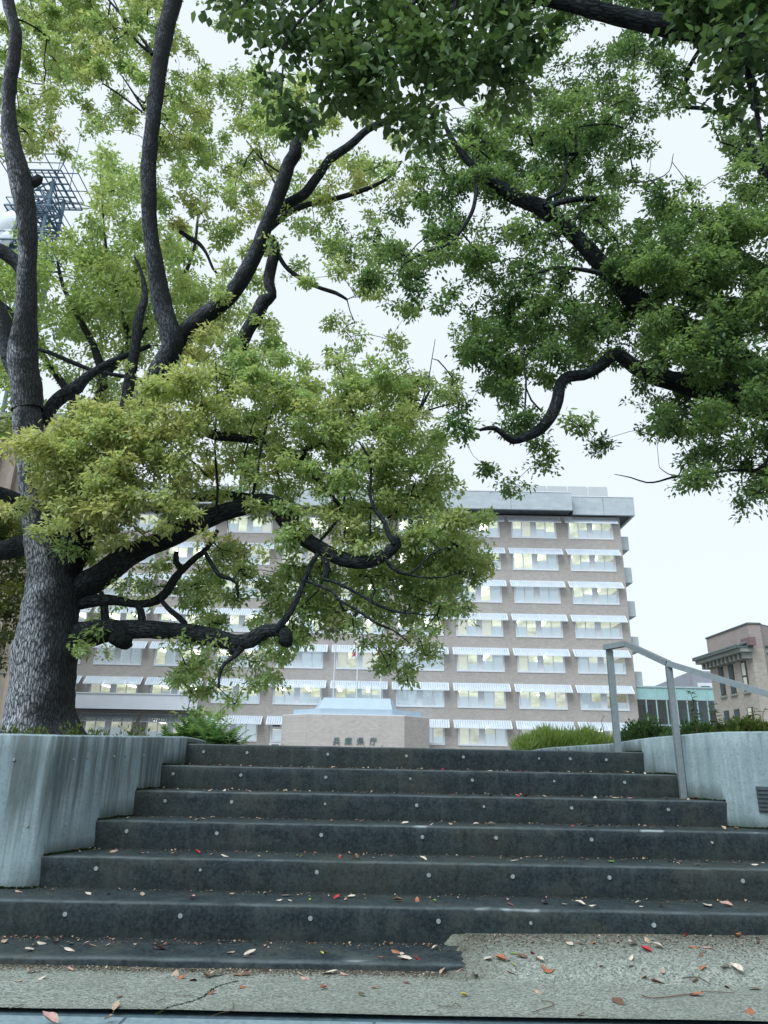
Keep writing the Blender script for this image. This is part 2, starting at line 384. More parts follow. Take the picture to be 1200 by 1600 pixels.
# walls beside the stairs: plan paths (face line)
_x = lambda px, py, k: at(px, py, DK(k)).x
_l0 = atz(0, 1389, 2*R_); _l1 = atz(45, 1381, 2*R_)
LP = [(-9, 3.0), (-5, 3.55), (-3.2, 3.98), (_l0.x-.25, min(4.31, _l0.y-.02)), (_l1.x, 4.355), (_x(62, 1360, 3), DK(3)), (_x(148, 1300, 4), DK(4)), (_x(208, 1260, 5), DK(5)), (_x(250, 1215, 6), DK(6)), (_x(290, 1180, 7), DK(7)), (-1.55, 6.4), (-1.66, 7.2), (-1.9, 8.6), (-2.3, 11)]
_r0 = atz(1200, 1289, 4*R_)
RP = [(9, 2.2), (5.5, 3.1), (3.9, 4.15), (3.1, 4.72), (_x(1200, 1268, 5)+.02, 5.0), (_x(1137, 1265, 5), DK(5)), (_x(1062, 1225, 6), DK(6)), (_x(1007, 1190, 7), DK(7)), (2.02, 6.6), (1.93, 7.6), (1.9, 8.6), (2.1, 11)]
def wall_z_left(Y): return 1.125+.045*min(1, max(0, (Y-4.4)/1.4))
def wall_z_right(Y): return 1.20+.055*min(1, max(0, (6.6-Y)/1.7))
def step_level(Y):
    k = math.floor((Y-D1)/T_)+1; return max(GZ, min(7, max(0, k))*R_)
def ribbon(P2, zf, sgn, thick, name, stainf):
    pts, _ = catmull([(x, y, 0) for x, y in P2], [1]*len(P2), .035); n = len(pts); V = []; st = []; ms = []
    NZ = 14
    for i, p in enumerate(pts):
        d = (pts[min(i+1, n-1)]-pts[max(0, i-1)]).normalized(); nr = Vector((-d.y, d.x, 0))*sgn
        zt = zf(p.y); lv = step_level(p.y-.02)
        for j in range(NZ):
            z = -.1+(zt-.012+.1)*j/(NZ-1); q = p+nr*(.003*noise.noise(Vector((p.x*5, p.y*5, z*5))))
            V.append((q.x, q.y, z)); st.append(stainf(p, z, zt)); ms.append(max(0, 1-max(0, z-lv)/(.045+.075*max(0, noise.noise(Vector((p.x*7, p.y*7, 0)))+.25)))*.92)
        for q, z in ((p+nr*.012, zt), (p+nr*(thick-.012), zt), (p+nr*thick, zt-.012), (p+nr*thick, -.1)):
            V.append((q.x, q.y, z)); st.append(.15); ms.append(0)
    K = NZ+4; idx = np.arange(n*K).reshape(n, K); Fc = np.stack([idx[:-1, :-1], idx[1:, :-1], idx[1:, 1:], idx[:-1, 1:]], -1).reshape(-1, 4)
    if sgn > 0: Fc = Fc[:, ::-1]
    me = npmesh(name, np.array(V), Fc, 'wall_concrete', attrs={'stain': np.array(st), 'moss': np.clip(np.array(ms), 0, 1)}, smooth=False)
    return link(name, me), pts
def stl(p, z, zt):
    a = .25+.75*min(1, max(0, (p.x+2.75)/.7))*(1 if p.y < 7 else .3)
    return a*min(1, max(.25, 1-(zt-z-.25)/.6))
def strr(p, z, zt): return .22+.5*max(0, 1-(zt-z)/.16)
wl, lpts = ribbon(LP, wall_z_left, 1, .22, 'retaining_wall', stl)
tag(wl, 'streaked mossy curved concrete wall left of the stairs', 'wall')
wr, rpts = ribbon(RP, wall_z_right, -1, .22, 'retaining_wall', strr)
tag(wr, 'pale blue grey curved concrete wall behind the steel handrail', 'wall')
# wall parts: form tie plugs and the louvred vent
def disc_mesh(r, mat, k=14):
    m = MB(); m.tube((0, 0, 0), (0, -.006, 0), r, r*.86, k); me = m.mesh('plug'); me.materials.append(MT[mat]); return me
plug = disc_mesh(.0125, 'plug_mortar'); plug_small = disc_mesh(.009, 'plug_mortar')
def surf_on(pts, px, py, sgn):      # where the pixel's ray meets the wall ribbon
    d = ray(px, py); best = None
    for i in range(len(pts)-1):
        a, b = pts[i], pts[i+1]; det = d.x*(-(b.y-a.y))+d.y*(b.x-a.x)
        if abs(det) < 1e-9: continue
        s = (a.x*(-(b.y-a.y))+a.y*(b.x-a.x))/det; u = (d.x*a.y-d.y*a.x)/det
        if -.01 <= u <= 1.01 and s > 0 and (best is None or s < best[0]):
            t = (b-a).normalized(); best = (s, Vector((t.y, -t.x, 0))*sgn)
    return Vector((0, 0, EYE))+d*best[0], best[1]
for px, py in ((115, 1187), (137, 1184), (178, 1182), (196, 1181), (224, 1180), (43, 1290), (103, 1288), (22, 1187)):
    q, nr = surf_on(lpts, px, py, 1)
    o = link('plug', plug_small, parent=wl); o.location = q+nr*.001; o.rotation_euler = nr.to_track_quat('-Y', 'Z').to_euler()
q, nr = surf_on(rpts, 1203, 1249, -1)
m = MB(); m.box(-.075, .075, -.012, .0, -.078, .078); vent = m.build('vent_frame', 'vent_metal'); vent.parent = wr
qm = nr.to_track_quat('-Y', 'Z').to_euler(); vent.location = q+nr*.002; vent.rotation_euler = qm
for i in range(6):
    m = MB(); m.bar((-.07, -.016, -.064+i*.0255), (.07, -.016, -.064+i*.0255), .012, .012); m.build('louvre', 'vent_metal').parent = vent

# stairs
stair = empty('staircase', (0, D1, 0), label='wide dark mossy concrete staircase scattered with fallen leaves', cat='staircase')
def step_mesh(k, x0, x1, depth=.62):
    Y = DK(k); z = k*R_; n = int((x1-x0)/.025); V = []; W = []; G = []
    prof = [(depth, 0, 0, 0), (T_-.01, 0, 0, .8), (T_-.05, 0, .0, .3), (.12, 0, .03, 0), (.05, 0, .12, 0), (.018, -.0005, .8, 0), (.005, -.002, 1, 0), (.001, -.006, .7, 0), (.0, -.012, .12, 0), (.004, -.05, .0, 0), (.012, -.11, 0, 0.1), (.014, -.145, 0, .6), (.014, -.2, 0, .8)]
    if k == 1: prof = prof[:-3]+[(.008, -.2, 0, .5)]
    for i in range(n+1):
        x = x0+(x1-x0)*i/n
        for py, pz, wv, gm in prof:
            e = noise.noise(Vector((x*3, k*7, 0)))*.004+noise.noise(Vector((x*17, k*3, py*20)))*.0022
            ch = max(0, noise.noise(Vector((x*9, k*11, 3)))-.35)*.02 if wv > .5 else 0
            V.append((x, Y+py+e+ch, z+pz+e*.7-ch*.6)); W.append(wv); G.append(gm)
    K = len(prof); idx = np.arange((n+1)*K).reshape(n+1, K); Fc = np.stack([idx[:-1, :-1], idx[:-1, 1:], idx[1:, 1:], idx[1:, :-1]], -1).reshape(-1, 4)
    V = np.array(V); cap = len(V)
    return npmesh('step', V, Fc, 'stair_concrete', attrs={'wear': np.array(W), 'crease_dark': np.array(G)}, smooth=False)
XL = {1: -6, 2: -5.5, 3: LP[5][0]-.12, 4: LP[6][0]-.12, 5: LP[7][0]-.12, 6: LP[8][0]-.12, 7: LP[9][0]-.1}
XR = {1: .42, 2: 6, 3: 5.2, 4: 3.9, 5: RP[5][0]+.12, 6: RP[6][0]+.12, 7: RP[7][0]+.1}
print('LP', LP[3:10], RP[4:8])
plugs = {7: (318, 386, 512, 635, 724, 842, 891, 947), 6: (270, 376, 509, 641, 738, 866, 976), 5: (258, 362, 508, 651, 756, 893, 1044),
         4: (198, 339, 502, 660, 775, 924, 1112), 3: (150, 313, 495, 670, 801, 952, 1160), 2: (102, 282, 485, 685, 829, 1021)}
steps = {}
for k in range(1, 8):
    steps[k] = kid('step', step_mesh(k, XL[k], XR[k], .62 if k < 7 else 3.4), None, stair)
    for px in plugs.get(k, ()):
        py = {7: 1184, 6: 1222, 5: 1260, 4: 1308, 3: 1368, 2: 1440}[k]+(px-600)*.017
        p = at(px, py, DK(k)+.012); p.y = DK(k)+.008+noise.noise(Vector((p.x*3, k*7, 0)))*.004; p.z = k*R_-.058-.006*rnd.random()
        o = link('plug', plug if rnd.random() < .7 else plug_small); o.parent = steps[k]
        o.location = p; o.rotation_euler = (0, rnd.random()*3, 0)
# plaza and planting beds
m = MB(); m.quad((-3000, 11, 1.1), (3000, 11, 1.1), (3000, 4500, 1.1), (-3000, 4500, 1.1)); m.quad((-2.6, 9, 1.1), (2.3, 9, 1.1), (2.3, 11, 1.1), (-2.6, 11, 1.1))
tag(m.build('ground', 'plaza_paving'), kind='structure')
for pts, sg, zz in ((lpts, -1, 1.085), (rpts, 1, 1.13)):
    bm = bmesh.new(); ring = [bm.verts.new((p.x+sg*.11, p.y+.1, zz)) for p in pts[::4]]
    ring += [bm.verts.new((sg*60, 11.05, zz)), bm.verts.new((sg*60, pts[0].y, zz))]
    f = bm.faces.new(ring); bmesh.ops.triangulate(bm, faces=[f]); bmesh.ops.recalc_face_normals(bm, faces=bm.faces)
    me = bpy.data.meshes.new('planting_bed'); bm.to_mesh(me); bm.free(); tag(link('planting_bed', me, 'soil_dark'), kind='structure')

# ------------------------------------------------------------------ office building
YF = 82.0
zrow = [at(900, y, YF).z for y in (1166, 1106.9, 1050.5, 995.6, 941.9, 891.5, 840.5)]
x0c = at(909, 1106.9, YF).x; xA = at(620, 1102, YF).x; PC = (x0c-xA)/3; WW = at(982, 1107, YF).x-x0c
NC = 10; BX1 = at(997, 1110, YF).x; BX0 = x0c-PC*(NC-1)-3.0
fl = (zrow[6]-zrow[0])/6; zrow = [zrow[0]+fl*i for i in range(7)]
WH = .54*fl; ZT = at(972, 812, YF).z
bd = empty('office_building', ((BX0+BX1)/2, YF, 1.1), label='seven storey tan brick office block with white window awnings', cat='building')
m = MB()      # facade with real openings, 0.35 m reveals
wx = [(x0c-PC*k, x0c-PC*k+WW) for k in range(NC)][::-1]
zs = [1.0]+[z for r in zrow for z in (r, r+WH)]+[ZT+.3]
for i in range(len(zs)-1):
    z0, z1 = zs[i], zs[i+1]
    if i % 2 == 0: m.quad((BX0, YF, z0), (BX1, YF, z0), (BX1, YF, z1), (BX0, YF, z1)); continue
    x = BX0
    for a, b in wx+[(BX1, BX1)]:
        m.quad((x, YF, z0), (a, YF, z0), (a, YF, z1), (x, YF, z1)); x = b
        if a != b:
            for p, q in (((a, z0), (a, z1)), ((b, z1), (b, z0)), ((a, z1), (b, z1)), ((b, z0), (a, z0))):
                m.quad((p[0], YF, p[1]), (q[0], YF, q[1]), (q[0], YF+.35, q[1]), (p[0], YF+.35, p[1]))
m.quad((BX1, YF, 1), (BX1, YF+14, 1), (BX1, YF+14, ZT+.3), (BX1, YF, ZT+.3)); m.quad((BX0, YF, 1), (BX0, YF, ZT+.3), (BX0, YF+14, ZT+.3), (BX0, YF+14, 1))
m.quad((BX0, YF+14, 1), (BX0, YF+14, ZT+.3), (BX1, YF+14, ZT+.3), (BX1, YF+14, 1)); m.quad((BX0, YF, ZT+.3), (BX1, YF, ZT+.3), (BX1, YF+14, ZT+.3), (BX0, YF+14, ZT+.3))
kid('wall', m.mesh('wall'), 'brick_tan', bd)
# window meshes (origin at sill centre-left)
def frame_mesh():
    m = MB(); t = .13
    m.box(-.1, WW+.1, -.07, .12, -.16, .0); m.box(-.06, WW+.06, -.05, .12, WH, WH+.1)
    m.box(-.1, 0, -.045, .12, 0, WH); m.box(WW, WW+.1, -.045, .12, 0, WH)
    m.box(WW/2-.30, WW/2+.22, .0, .14, 0, WH)
    for a in (0, WW/2+.22):
        b = a+WW/2-(.30 if a == 0 else .22)
        m.box(a, b, .01, .10, .0, .07); m.box(a, a+.09, .01, .10, .07, WH-.06); m.box(b-.09, b, .01, .10, .07, WH-.06)
        m.box(a, b, .01, .10, WH-.06, WH); m.box((a+b)/2-.05, (a+b)/2+.05, .0, .11, .07, WH-.06)
    return m.mesh('window')
fm = frame_mesh(); fm.materials.append(MT['white_metal'])
pw = (WW/2-.26)/2-.14
pm = MB(); pm.quad((0, 0, 0), (pw, 0, 0), (pw, 0, WH-.13), (0, 0, WH-.13)); pm = pm.mesh('pane'); pm.materials.append(MT['window_glass'])
AW = WW+1.16; AD, AH = .82, .86
def awning_frame():
    m = MB(); n = 2
    m.bar((0, 0, 0), (AW, 0, 0), .06, .08); m.bar((0, -AD, -AH), (AW, -AD, -AH), .05, .10)
    for i in range(n+1):
        x = .03+(AW-.06)*i/n; m.bar((x, 0, 0), (x, -AD, -AH), .07, .07)
    m.bar((AW*.13, 0, 0), (AW*.13, -AD, -AH), .05, .05)
    return m.mesh('awning')
am = awning_frame(); am.materials.append(MT['white_metal'])
def slat_mesh():
    m = MB(); n = 25
    for i in range(n):
        x = .1+(AW-.2)*i/(n-1); a = Vector((x, -.02, -.02)); b = Vector((x, -AD+.02, -AH+.02)); m.bar(a, b, .222, .02, Vector((0, .7, -.7)))
    return m.mesh('slats')
sm = slat_mesh(); sm.materials.append(MT['white_slat'])
ceil_m = MB(); ceil_m.quad((BX0+.3, YF+.4, 0), (BX0+.3, YF+9, 0), (BX1-.3, YF+9, 0), (BX1-.3, YF+.4, 0)); ceil_m = ceil_m.mesh('ceiling')
back_m = MB(); back_m.quad((BX0+.3, YF+8.9, -fl), (BX1-.3, YF+8.9, -fl), (BX1-.3, YF+8.9, 0), (BX0+.3, YF+8.9, 0)); back_m = back_m.mesh('room_back')
tube_m = MB(); tube_m.box(-.16, .16, 0, 4.2, -.34, -.24); tube_m = tube_m.mesh('ceiling_light'); tube_m.materials.append(MT['tube_light'])
def place(name, me, parent, loc, inv):
    o = bpy.data.objects.new(name, me); C.objects.link(o); o.parent = parent
    o.matrix_parent_inverse = Matrix.Translation(-inv); o.location = loc; return o
BL = bd.location
bl_m = {}
for nm_, frac in (('half', .52), ('full', 1), ('low', .35)):
    q = MB(); q.quad((0, 0, 0), (pw+.08, 0, 0), (pw+.08, 0, (WH-.1)*frac), (0, 0, (WH-.1)*frac)); q = q.mesh('blind'); q.materials.append(MT['blind_white_glow']); bl_m[nm_] = q
cur = MB(); cur.quad((0, 0, 0), (pw+.08, 0, 0), (pw+.08, 0, WH-.1), (0, 0, WH-.1)); cur = cur.mesh('curtain'); cur.materials.append(MT['curtain_cream_glow'])
for r, z in enumerate(zrow):
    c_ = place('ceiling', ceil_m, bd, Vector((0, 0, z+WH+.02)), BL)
    if not ceil_m.materials: ceil_m.materials.append(MT['room_ceiling_glow']); back_m.materials.append(MT['room_wall_glow'])
    place('room_wall_glow', back_m, bd, Vector((0, 0, z+WH+.02)), BL)
    for k in range(NC):
        x = x0c-PC*k
        lit = rnd.random() < .86
        if lit:
            for fx in (-.05, .55):
                place('ceiling_light', tube_m, c_, Vector((x+WW*(fx+.09+rnd.random()*.05), YF+.9+rnd.random()*.6, 0)), BL*1).matrix_parent_inverse = Matrix.Identity(4)
        wdw = bpy.data.objects.new('window', fm); C.objects.link(wdw); wdw.parent = bd; wdw.location = Vector((x, YF, z))-BL
        style = rnd.random()
        for i, a in enumerate((.11, WW/4-.11, WW/2+.33, WW*3/4+.15)):
            p = bpy.data.objects.new('pane', pm); C.objects.link(p); p.parent = wdw; p.location = (a, .05, .07)
            s = rnd.random()
            if style > .9 and r < 5: me2 = bl_m['full']
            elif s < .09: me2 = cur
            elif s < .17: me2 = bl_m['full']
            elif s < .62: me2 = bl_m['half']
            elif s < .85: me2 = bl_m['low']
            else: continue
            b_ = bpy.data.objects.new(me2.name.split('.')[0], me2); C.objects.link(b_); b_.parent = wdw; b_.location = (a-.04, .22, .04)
        aw = bpy.data.objects.new('awning', am); C.objects.link(aw); aw.parent = bd; aw.location = Vector((x-.58, YF-.04, z+1.66*fl/3.97+AH))-BL
        sl = bpy.data.objects.new('slats', sm); C.objects.link(sl); sl.parent = aw; sl['kind'] = 'stuff'
# roof edge
pl = at(893, 770, YF-2.2); pb = at(893, 797, YF-2.2); plr = at(893, 776, YF-1.1); pbr = at(893, 803.5, YF-1.1); pe = at(991, 790, YF-1.1)
for (xa, xb, y0_, z1, z0) in ((BX0-1.2, pl.x, YF-2.2, pl.z, pb.z), (plr.x+.02, pe.x, YF-1.1, plr.z, pbr.z)):
    m = MB(); n = max(2, round((xb-xa)/7))
    for i in range(n): m.box(xa+(xb-xa)*i/n+.02, xa+(xb-xa)*(i+1)/n-.02, y0_, y0_+.3, z0, z1)
    m.build('fascia', 'fascia_concrete', bd)
    m = MB(); m.box(xa, xb, y0_-.05, y0_+.5, z1, z1+.1); m.build('coping', 'white_metal', bd)
    m = MB(); m.box(xa+.1, xb-.05, y0_+.3, YF+13, z0+.18, z1-.15); m.build('soffit', 'soffit_dark', bd)
m = MB(); m.box(pe.x-.3, pe.x, YF-.79, YF+13, pbr.z, plr.z-.02); m.build('fascia', 'fascia_concrete', bd)
a, b = at(790, 758, YF+5), at(951, 776, YF+5)
ph = MB(); n = 5
for i in range(n): ph.box(a.x+(b.x-a.x)*i/n+.12, a.x+(b.x-a.x)*(i+1)/n-.12, YF+5, YF+5.2, b.z-2, a.z)
ph.build('penthouse_panel', 'penthouse_panel', bd)
m = MB(); m.box(a.x+.05, b.x-.05, YF+5.1, YF+11, b.z-2, a.z-.05); m.build('penthouse', 'white_metal', bd)
for (y0_, y1_) in ((841, 862), (889, 913), (941, 965), (996, 1020), (1050, 1075)):
    p, q = at(974, y0_, YF+1.5), at(974, y1_, YF+1.5)
    m = MB(); m.box(BX1-.2, BX1+1.15, YF+.8, YF+3, q.z, p.z); m.build('duct_hood', 'duct_grey', bd, .04)
# white marquee over the side entrance
a, b = at(118, 1083, YF-2.5), at(307, 1110, YF-2.5)
bal = MB(); bal.box(a.x-6, b.x, YF-2.5, YF-2.4, b.z, a.z); bl_ = bal.build('marquee', 'banner_white', bd)
m = MB(); m.box(a.x-6, b.x-.02, YF-2.4, YF-.01, b.z+.05, b.z+.35); m.build('marquee_soffit', 'soffit_dark', bd)
m = MB(); m.box(a.x-6, b.x+.05, YF-2.58, YF-2.3, a.z, a.z+.12); m.build('marquee_coping', 'white_metal', bd)
for (xa, ya, xb, yb) in ((423, 1126, 440, 1139), (421, 1160, 438, 1170)):
    a, b = at(xa, ya, YF-.02), at(xb, yb, YF-.02)
    m = MB(); m.box(a.x, b.x, YF-.08, YF-.01, b.z, a.z); f_ = m.build('window', 'white_metal', bd)
    m = MB(); m.box(a.x+.25, b.x-.2, YF-.10, YF-.085, b.z+.25, a.z-.2); o = m.build('pane', 'frame_dark'); o.parent = f_
# entrance porch
YP = 72.0; cz = at(557, 1117.5, YP).z
cl, crr = at(478, 1117, YP), at(632, 1120, YP); sl_, sr_ = at(441, 1121, YP+3), at(671, 1125, YP+3)
plan = [(cl.x, YP), (crr.x, YP), (sr_.x, YP+3), (sr_.x, YF-.01), (sl_.x, YF-.01), (sl_.x, YP+3)]
m = MB(); m.prism(plan, 1.0, cz); porch = m.build('entrance_porch', 'brick_porch', bd)
m = MB(); m.prism([(x*1.0, y) for x, y in plan], cz+.002, cz+.08); o = m.build('coping', 'white_metal'); o.parent = porch
cxm = (cl.x+crr.x)/2
ins = lambda s, dy: [(cxm+(x-cxm)*s, min(YF-.2, y+dy)) for x, y in plan]
tz = at(557, 1091, YP+2.5).z; t2 = at(557, 1108, YP+1).z
A0, A1 = at(455, 1112, YP+1.2).x, at(660, 1117, YP+1.2).x; B0, B1 = at(488, 1108, YP+2).x, at(622, 1110, YP+2).x; C0, C1 = at(504, 1091, YP+2.5).x, at(613, 1093, YP+2.5).x
m = MB(); pA = [(A0+3, YP+.5), (A1-3, YP+.5), (A1, YP+3.2), (A1, YF-.5), (A0, YF-.5), (A0, YP+3.2)]; pBt = [(B0+.6, YP+1.6), (B1-.6, YP+1.6), (B1, YP+3.4), (B1, YF-.6), (B0, YF-.6), (B0, YP+3.4)]
m.prism(pA, cz+.09, cz+.62); m.prism(pA, cz+.62, t2, pBt)
pC = [(C0+.2, YP+2.4), (C1-.2, YP+2.4), (C1, YP+3.6), (C1, YF-.7), (C0, YF-.7), (C0, YP+3.6)]; m.prism(pBt, t2, tz, pC)
o = m.build('roof', 'roof_sheet'); o.parent = porch
for px, ch in ((525.5, '兵'), (544, '庫'), (563, '県'), (583, '庁')):
    fc = bpy.data.curves.new('letter', 'FONT'); fc.body = ch; fc.size = .74; fc.extrude = .03; fc.offset = .004; fc.align_x = 'CENTER'; fc.align_y = 'CENTER'
    try: fc.font = bpy.data.fonts.get('Bfont') or fc.font
    except Exception: pass
    tmp = bpy.data.objects.new('letter_curve', fc); C.objects.link(tmp); bpy.context.view_layer.update()
    me = bpy.data.meshes.new_from_object(tmp.evaluated_get(bpy.context.evaluated_depsgraph_get())); bpy.data.objects.remove(tmp)
    me.materials.clear(); me.materials.append(MT['letter_bronze']); o = bpy.data.objects.new('letter', me); C.objects.link(o); o.parent = porch
    o.location = at(px, 1158.8, YP-.06); o.rotation_euler = (pi/2, 0, 0)
# flagpoles
YPo = 79.5
for px, tx, ty, lab in ((520.5, 523.5, 1003, 'leftmost slim white flagpole above the entrance porch, without a flag'),
                        (557, 560, 997, 'tallest middle white flagpole above the entrance porch'),
                        (594.5, 596, 998, 'rightmost white flagpole above the porch, half hidden by leaves')):
    b = at(px, 1092, YPo); t = at(tx, ty, YPo); m = MB(); m.tube((b.x, YPo, 5.0), (b.x, YPo, t.z), .085, .05, 10); m.tube((b.x, YPo, t.z), (b.x, YPo, t.z+.2), .1, .04, 10)
    o = m.build('flagpole', 'pole_white'); tag(o, lab, 'flagpole', 'flagpoles over the entrance porch')
def flag(px, y0_, y1_, mats, label):
    t = at(px, y0_, YPo-.15); b = at(px, y1_, YPo-.15); root = empty('flag', (t.x, YPo-.15, b.z), label=label, cat='flag')
    H = t.z-b.z; K = 10
    for part, (u0, u1, v0, v1, mm) in mats.items():
        V = []; Fx = []
        for i in range(K+1):
            for j in range(K+1):
                u = u0+(u1-u0)*i/K; v = v0+(v1-v0)*j/K
                V.append((t.x+u*.55*(.5+v*.6)*-1+.05*math.sin(u*9+v*3), YPo-.15-.12*math.sin(u*11+v*2)-(.012 if 'disc' in part else 0), t.z-v*H-u*.3))
        for i in range(K):
            for j in range(K): n = i*(K+1)+j; Fx.append((n, n+1, n+K+2, n+K+1))
        me = bpy.data.meshes.new(part); me.from_pydata(V, [], Fx); kid(part, me, mm, root)
flag(558.5, 1000, 1026, {'cloth': (0, 1, 0, 1, 'white_cloth'), 'red_disc': (.25, .85, .62, .88, 'red_cloth')}, 'limp white flag with a red disc on the middle flagpole')
flag(594.5, 1001, 1022, {'cloth': (0, .7, 0, 1, 'maroon_cloth')}, 'limp dark red flag on the right flagpole')

# ------------------------------------------------------------------ neighbours on the right
YG = 82.6; a = at(998, 1074, YG); a.x = BX1+.05; e = at(1150, 1077, YG); zb = at(1050, 1093, YG).z; zt_ = at(1050, 1075, YG).z
gl = empty('glass_link_building', (a.x, YG, 1.1), label='low teal glass link building right of the office block', cat='building')
m = MB(); m.box(a.x, e.x, YG+6, YG+6.2, 1, zt_-.2); m.build('back_wall', 'grey_render', gl)
m = MB(); m.box(a.x, e.x, YG-.12, YG+6.2, zt_, zt_+.18); m.build('roof', 'mullion_teal', gl)
m = MB(); m.box(a.x+.2, e.x, YG+.5, YG+6, 3.9, 4.2); m.build('floor_slab', 'grey_render', gl)
n = 10; wdt = (e.x-a.x)/n
sp_m = MB(); sp_m.box(.03, wdt-.03, -.02, .06, zb+.05, zt_-.02); sp_m = sp_m.mesh('spandrel'); sp_m.materials.append(MT['teal_spandrel'])
pn_m = MB(); pn_m.quad((.03, .02, 1), (wdt-.03, .02, 1), (wdt-.03, .02, zb), (.03, .02, zb)); pn_m = pn_m.mesh('pane'); pn_m.materials.append(MT['teal_glass'])
ml_m = MB(); ml_m.box(-.05, .05, -.08, .1, 1, zt_); ml_m = ml_m.mesh('mullion'); ml_m.materials.append(MT['mullion_teal'])
for i in range(n):
    for nm_, me in (('spandrel', sp_m), ('pane', pn_m), ('mullion', ml_m)): place(nm_, me, gl, Vector((a.x+wdt*i, YG, 0)), gl.location)
for z_ in (zb, (zb+1)/2+.9): 
    m = MB(); m.box(a.x, e.x, YG-.1, YG+.1, z_-.06, z_+.04); m.build('transom', 'mullion_teal', gl)
for i in range(7):
    m = MB(); x_ = a.x+1.2+i*1.6; m.box(x_, x_+.5+rnd.random(), YG+2, YG+2.3, 1, zb-.4-rnd.random()*2); m.build('interior_panel', rnd.choice(['frame_dark', 'white_metal', 'duct_grey']), gl)
Y2 = 112; c0 = at(1081, 1048, Y2); c1 = at(1024, 1067, Y2+22); 
m = MB(); m.prism([(c0.x, Y2), (c0.x+26, Y2+1), (c0.x+26, Y2+30), (c1.x, Y2+22)], 1, c0.z); gb = m.build('grey_building', 'grey_render'); tag(gb, 'plain grey building rising behind the glass link building', 'building')
a, b = at(1090, 1067, Y2-.1), at(1110, 1079, Y2-.1); m = MB(); m.box(a.x, b.x+.6, Y2-.05, Y2+.2, b.z, a.z); fr = m.build('window', 'white_metal'); fr.parent = gb
m = MB(); m.box(a.x+.5, b.x, Y2-.1, Y2-.06, b.z+.1, a.z-.45); m.build('pane', 'frame_dark').parent = fr
# old brick hall
YH = 58.0; cn = at(1168, 975, YH); L2 = YH*1.13; fa = at(1104, 1004, L2)
hx, hz = cn.x, cn.z
ob = empty('brick_hall', (hx, YH, 1.1), label='old tan brick hall with tiled bracketed cornice at right edge', cat='building')
dxy = Vector((fa.x-hx, L2-YH, 0)); Ls = dxy.length; ux = dxy.normalized(); un = Vector((-ux.y, ux.x, 0));
if un.x > 0: un = -un
def HP(s, o, z): q = Vector((hx, YH, 0))+ux*s+un*o; return Vector((q.x, q.y, z))
def hbox(m, s0, s1, o0, o1, z0, z1):
    n = len(m.v); m.v += [tuple(HP(s, o, z)) for z in (z0, z1) for o in (o0, o1) for s in (s0, s1)]
    m.f += [tuple(n+i for i in q) for q in ((0, 2, 3, 1), (4, 5, 7, 6), (0, 1, 5, 4), (2, 6, 7, 3), (0, 4, 6, 2), (1, 3, 7, 5))]
zc1 = at(1160, 1012, YH).z; 
m = MB(); m.prism([(hx, YH), (fa.x, L2), (fa.x+16, L2+3), (hx+1.5, YH+.6), (hx+1.0, YH)], 1, zc1+.0); m.build('wall', 'brick_old', ob)
m = MB(); m.prism([(hx+.01, YH+.01), (fa.x+.01, L2), (fa.x+16, L2+3), (hx+1.5, YH+.6), (hx+1.0, YH+.01)], zc1+.002, hz); m.build('attic_wall', 'brick_mauve', ob)
m = MB(); m.prism([(hx-.08, YH-.08), (fa.x-.08, L2+.05), (fa.x+16, L2+3), (hx+1.5, YH+.6), (hx+1.0, YH-.08)], hz+.002, hz+.12); m.build('coping', 'tile_grey', ob)
m = MB(); m.box(hx+1.0, hx+14, YH+1.5, YH+9, 1, hz-.3); m.build('wing_wall', 'brick_old', ob)
m = MB(); hbox(m, -.3, Ls+.5, .01, 1.05, zc1-.35, zc1-.05); m.build('cornice', 'cornice_stone', ob)
m = MB(); hbox(m, -.35, Ls+.55, .01, 1.3, zc1-.045, zc1+.1); m.build('cornice', 'tile_grey', ob)
m = MB(); hbox(m, -.9, .6, .01, .5, zc1+.103, zc1+.75); m.build('ridge_tile', 'cornice_tile_red', ob)
for i in range(26):
    m = MB(); s_ = -.2+(Ls+.6)*i/25; m.tube(HP(s_, 1.3, zc1+.12), HP(s_, .1, zc1+.5), .12, .12, 8); m.build('roof_tile', 'tile_grey', ob)
for i in range(11):
    m = MB(); s_ = .15+(Ls-.3)*i/10; hbox(m, s_-.14, s_+.14, .01, .75, zc1-.85, zc1-.36); m.build('bracket', 'cornice_stone', ob)
m = MB(); m.box(hx+.95, hx+14, YH+.5, YH+1.49, zc1-.3, zc1+.1); m.build('cornice', 'cornice_stone', ob)
for i in range(16):
    m = MB(); x_ = hx+1.05+i*.3; m.tube((x_, YH+.4, zc1+.15), (x_, YH+1.45, zc1+.5), .11, .11, 8); m.build('roof_tile', 'tile_grey', ob)
m = MB(); m.tube((hx+1.25, YH+1.35, 1), (hx+1.25, YH+1.35, zc1-.3), .12, .12); m.build('downpipe', 'frame_dark', ob)
for rowi, (sill, head) in enumerate((((1087, 1041), (1081, 1036)), )*1): pass
for s_, lit in ((Ls*.74, 0), (Ls*.50, 0), (Ls*.21, 1)):
    for z0, z1 in ((at(1150, 1083, YH+3).z, at(1150, 1037, YH+3).z), (at(1150, 1131, YH+3).z, at(1150, 1107, YH+3).z)):
        m = MB(); hbox(m, s_-.42, s_+.42, .0, .05, z0, z1); o = m.build('window', 'frame_dark', ob)
        for (q0, q1) in ((.05, .47), (.53, .95)):
            m = MB(); hbox(m, s_-.26, s_+.26, .053, .07, z0+(z1-z0)*q0, z0+(z1-z0)*q1)
            p = m.build('pane', 'hall_blind' if lit else 'vent_metal'); p.parent = o
        m = MB(); hbox(m, s_-.55, s_+.55, .0, .16, z0-.16, z0-.003); m.build('sill', 'cornice_stone', ob)
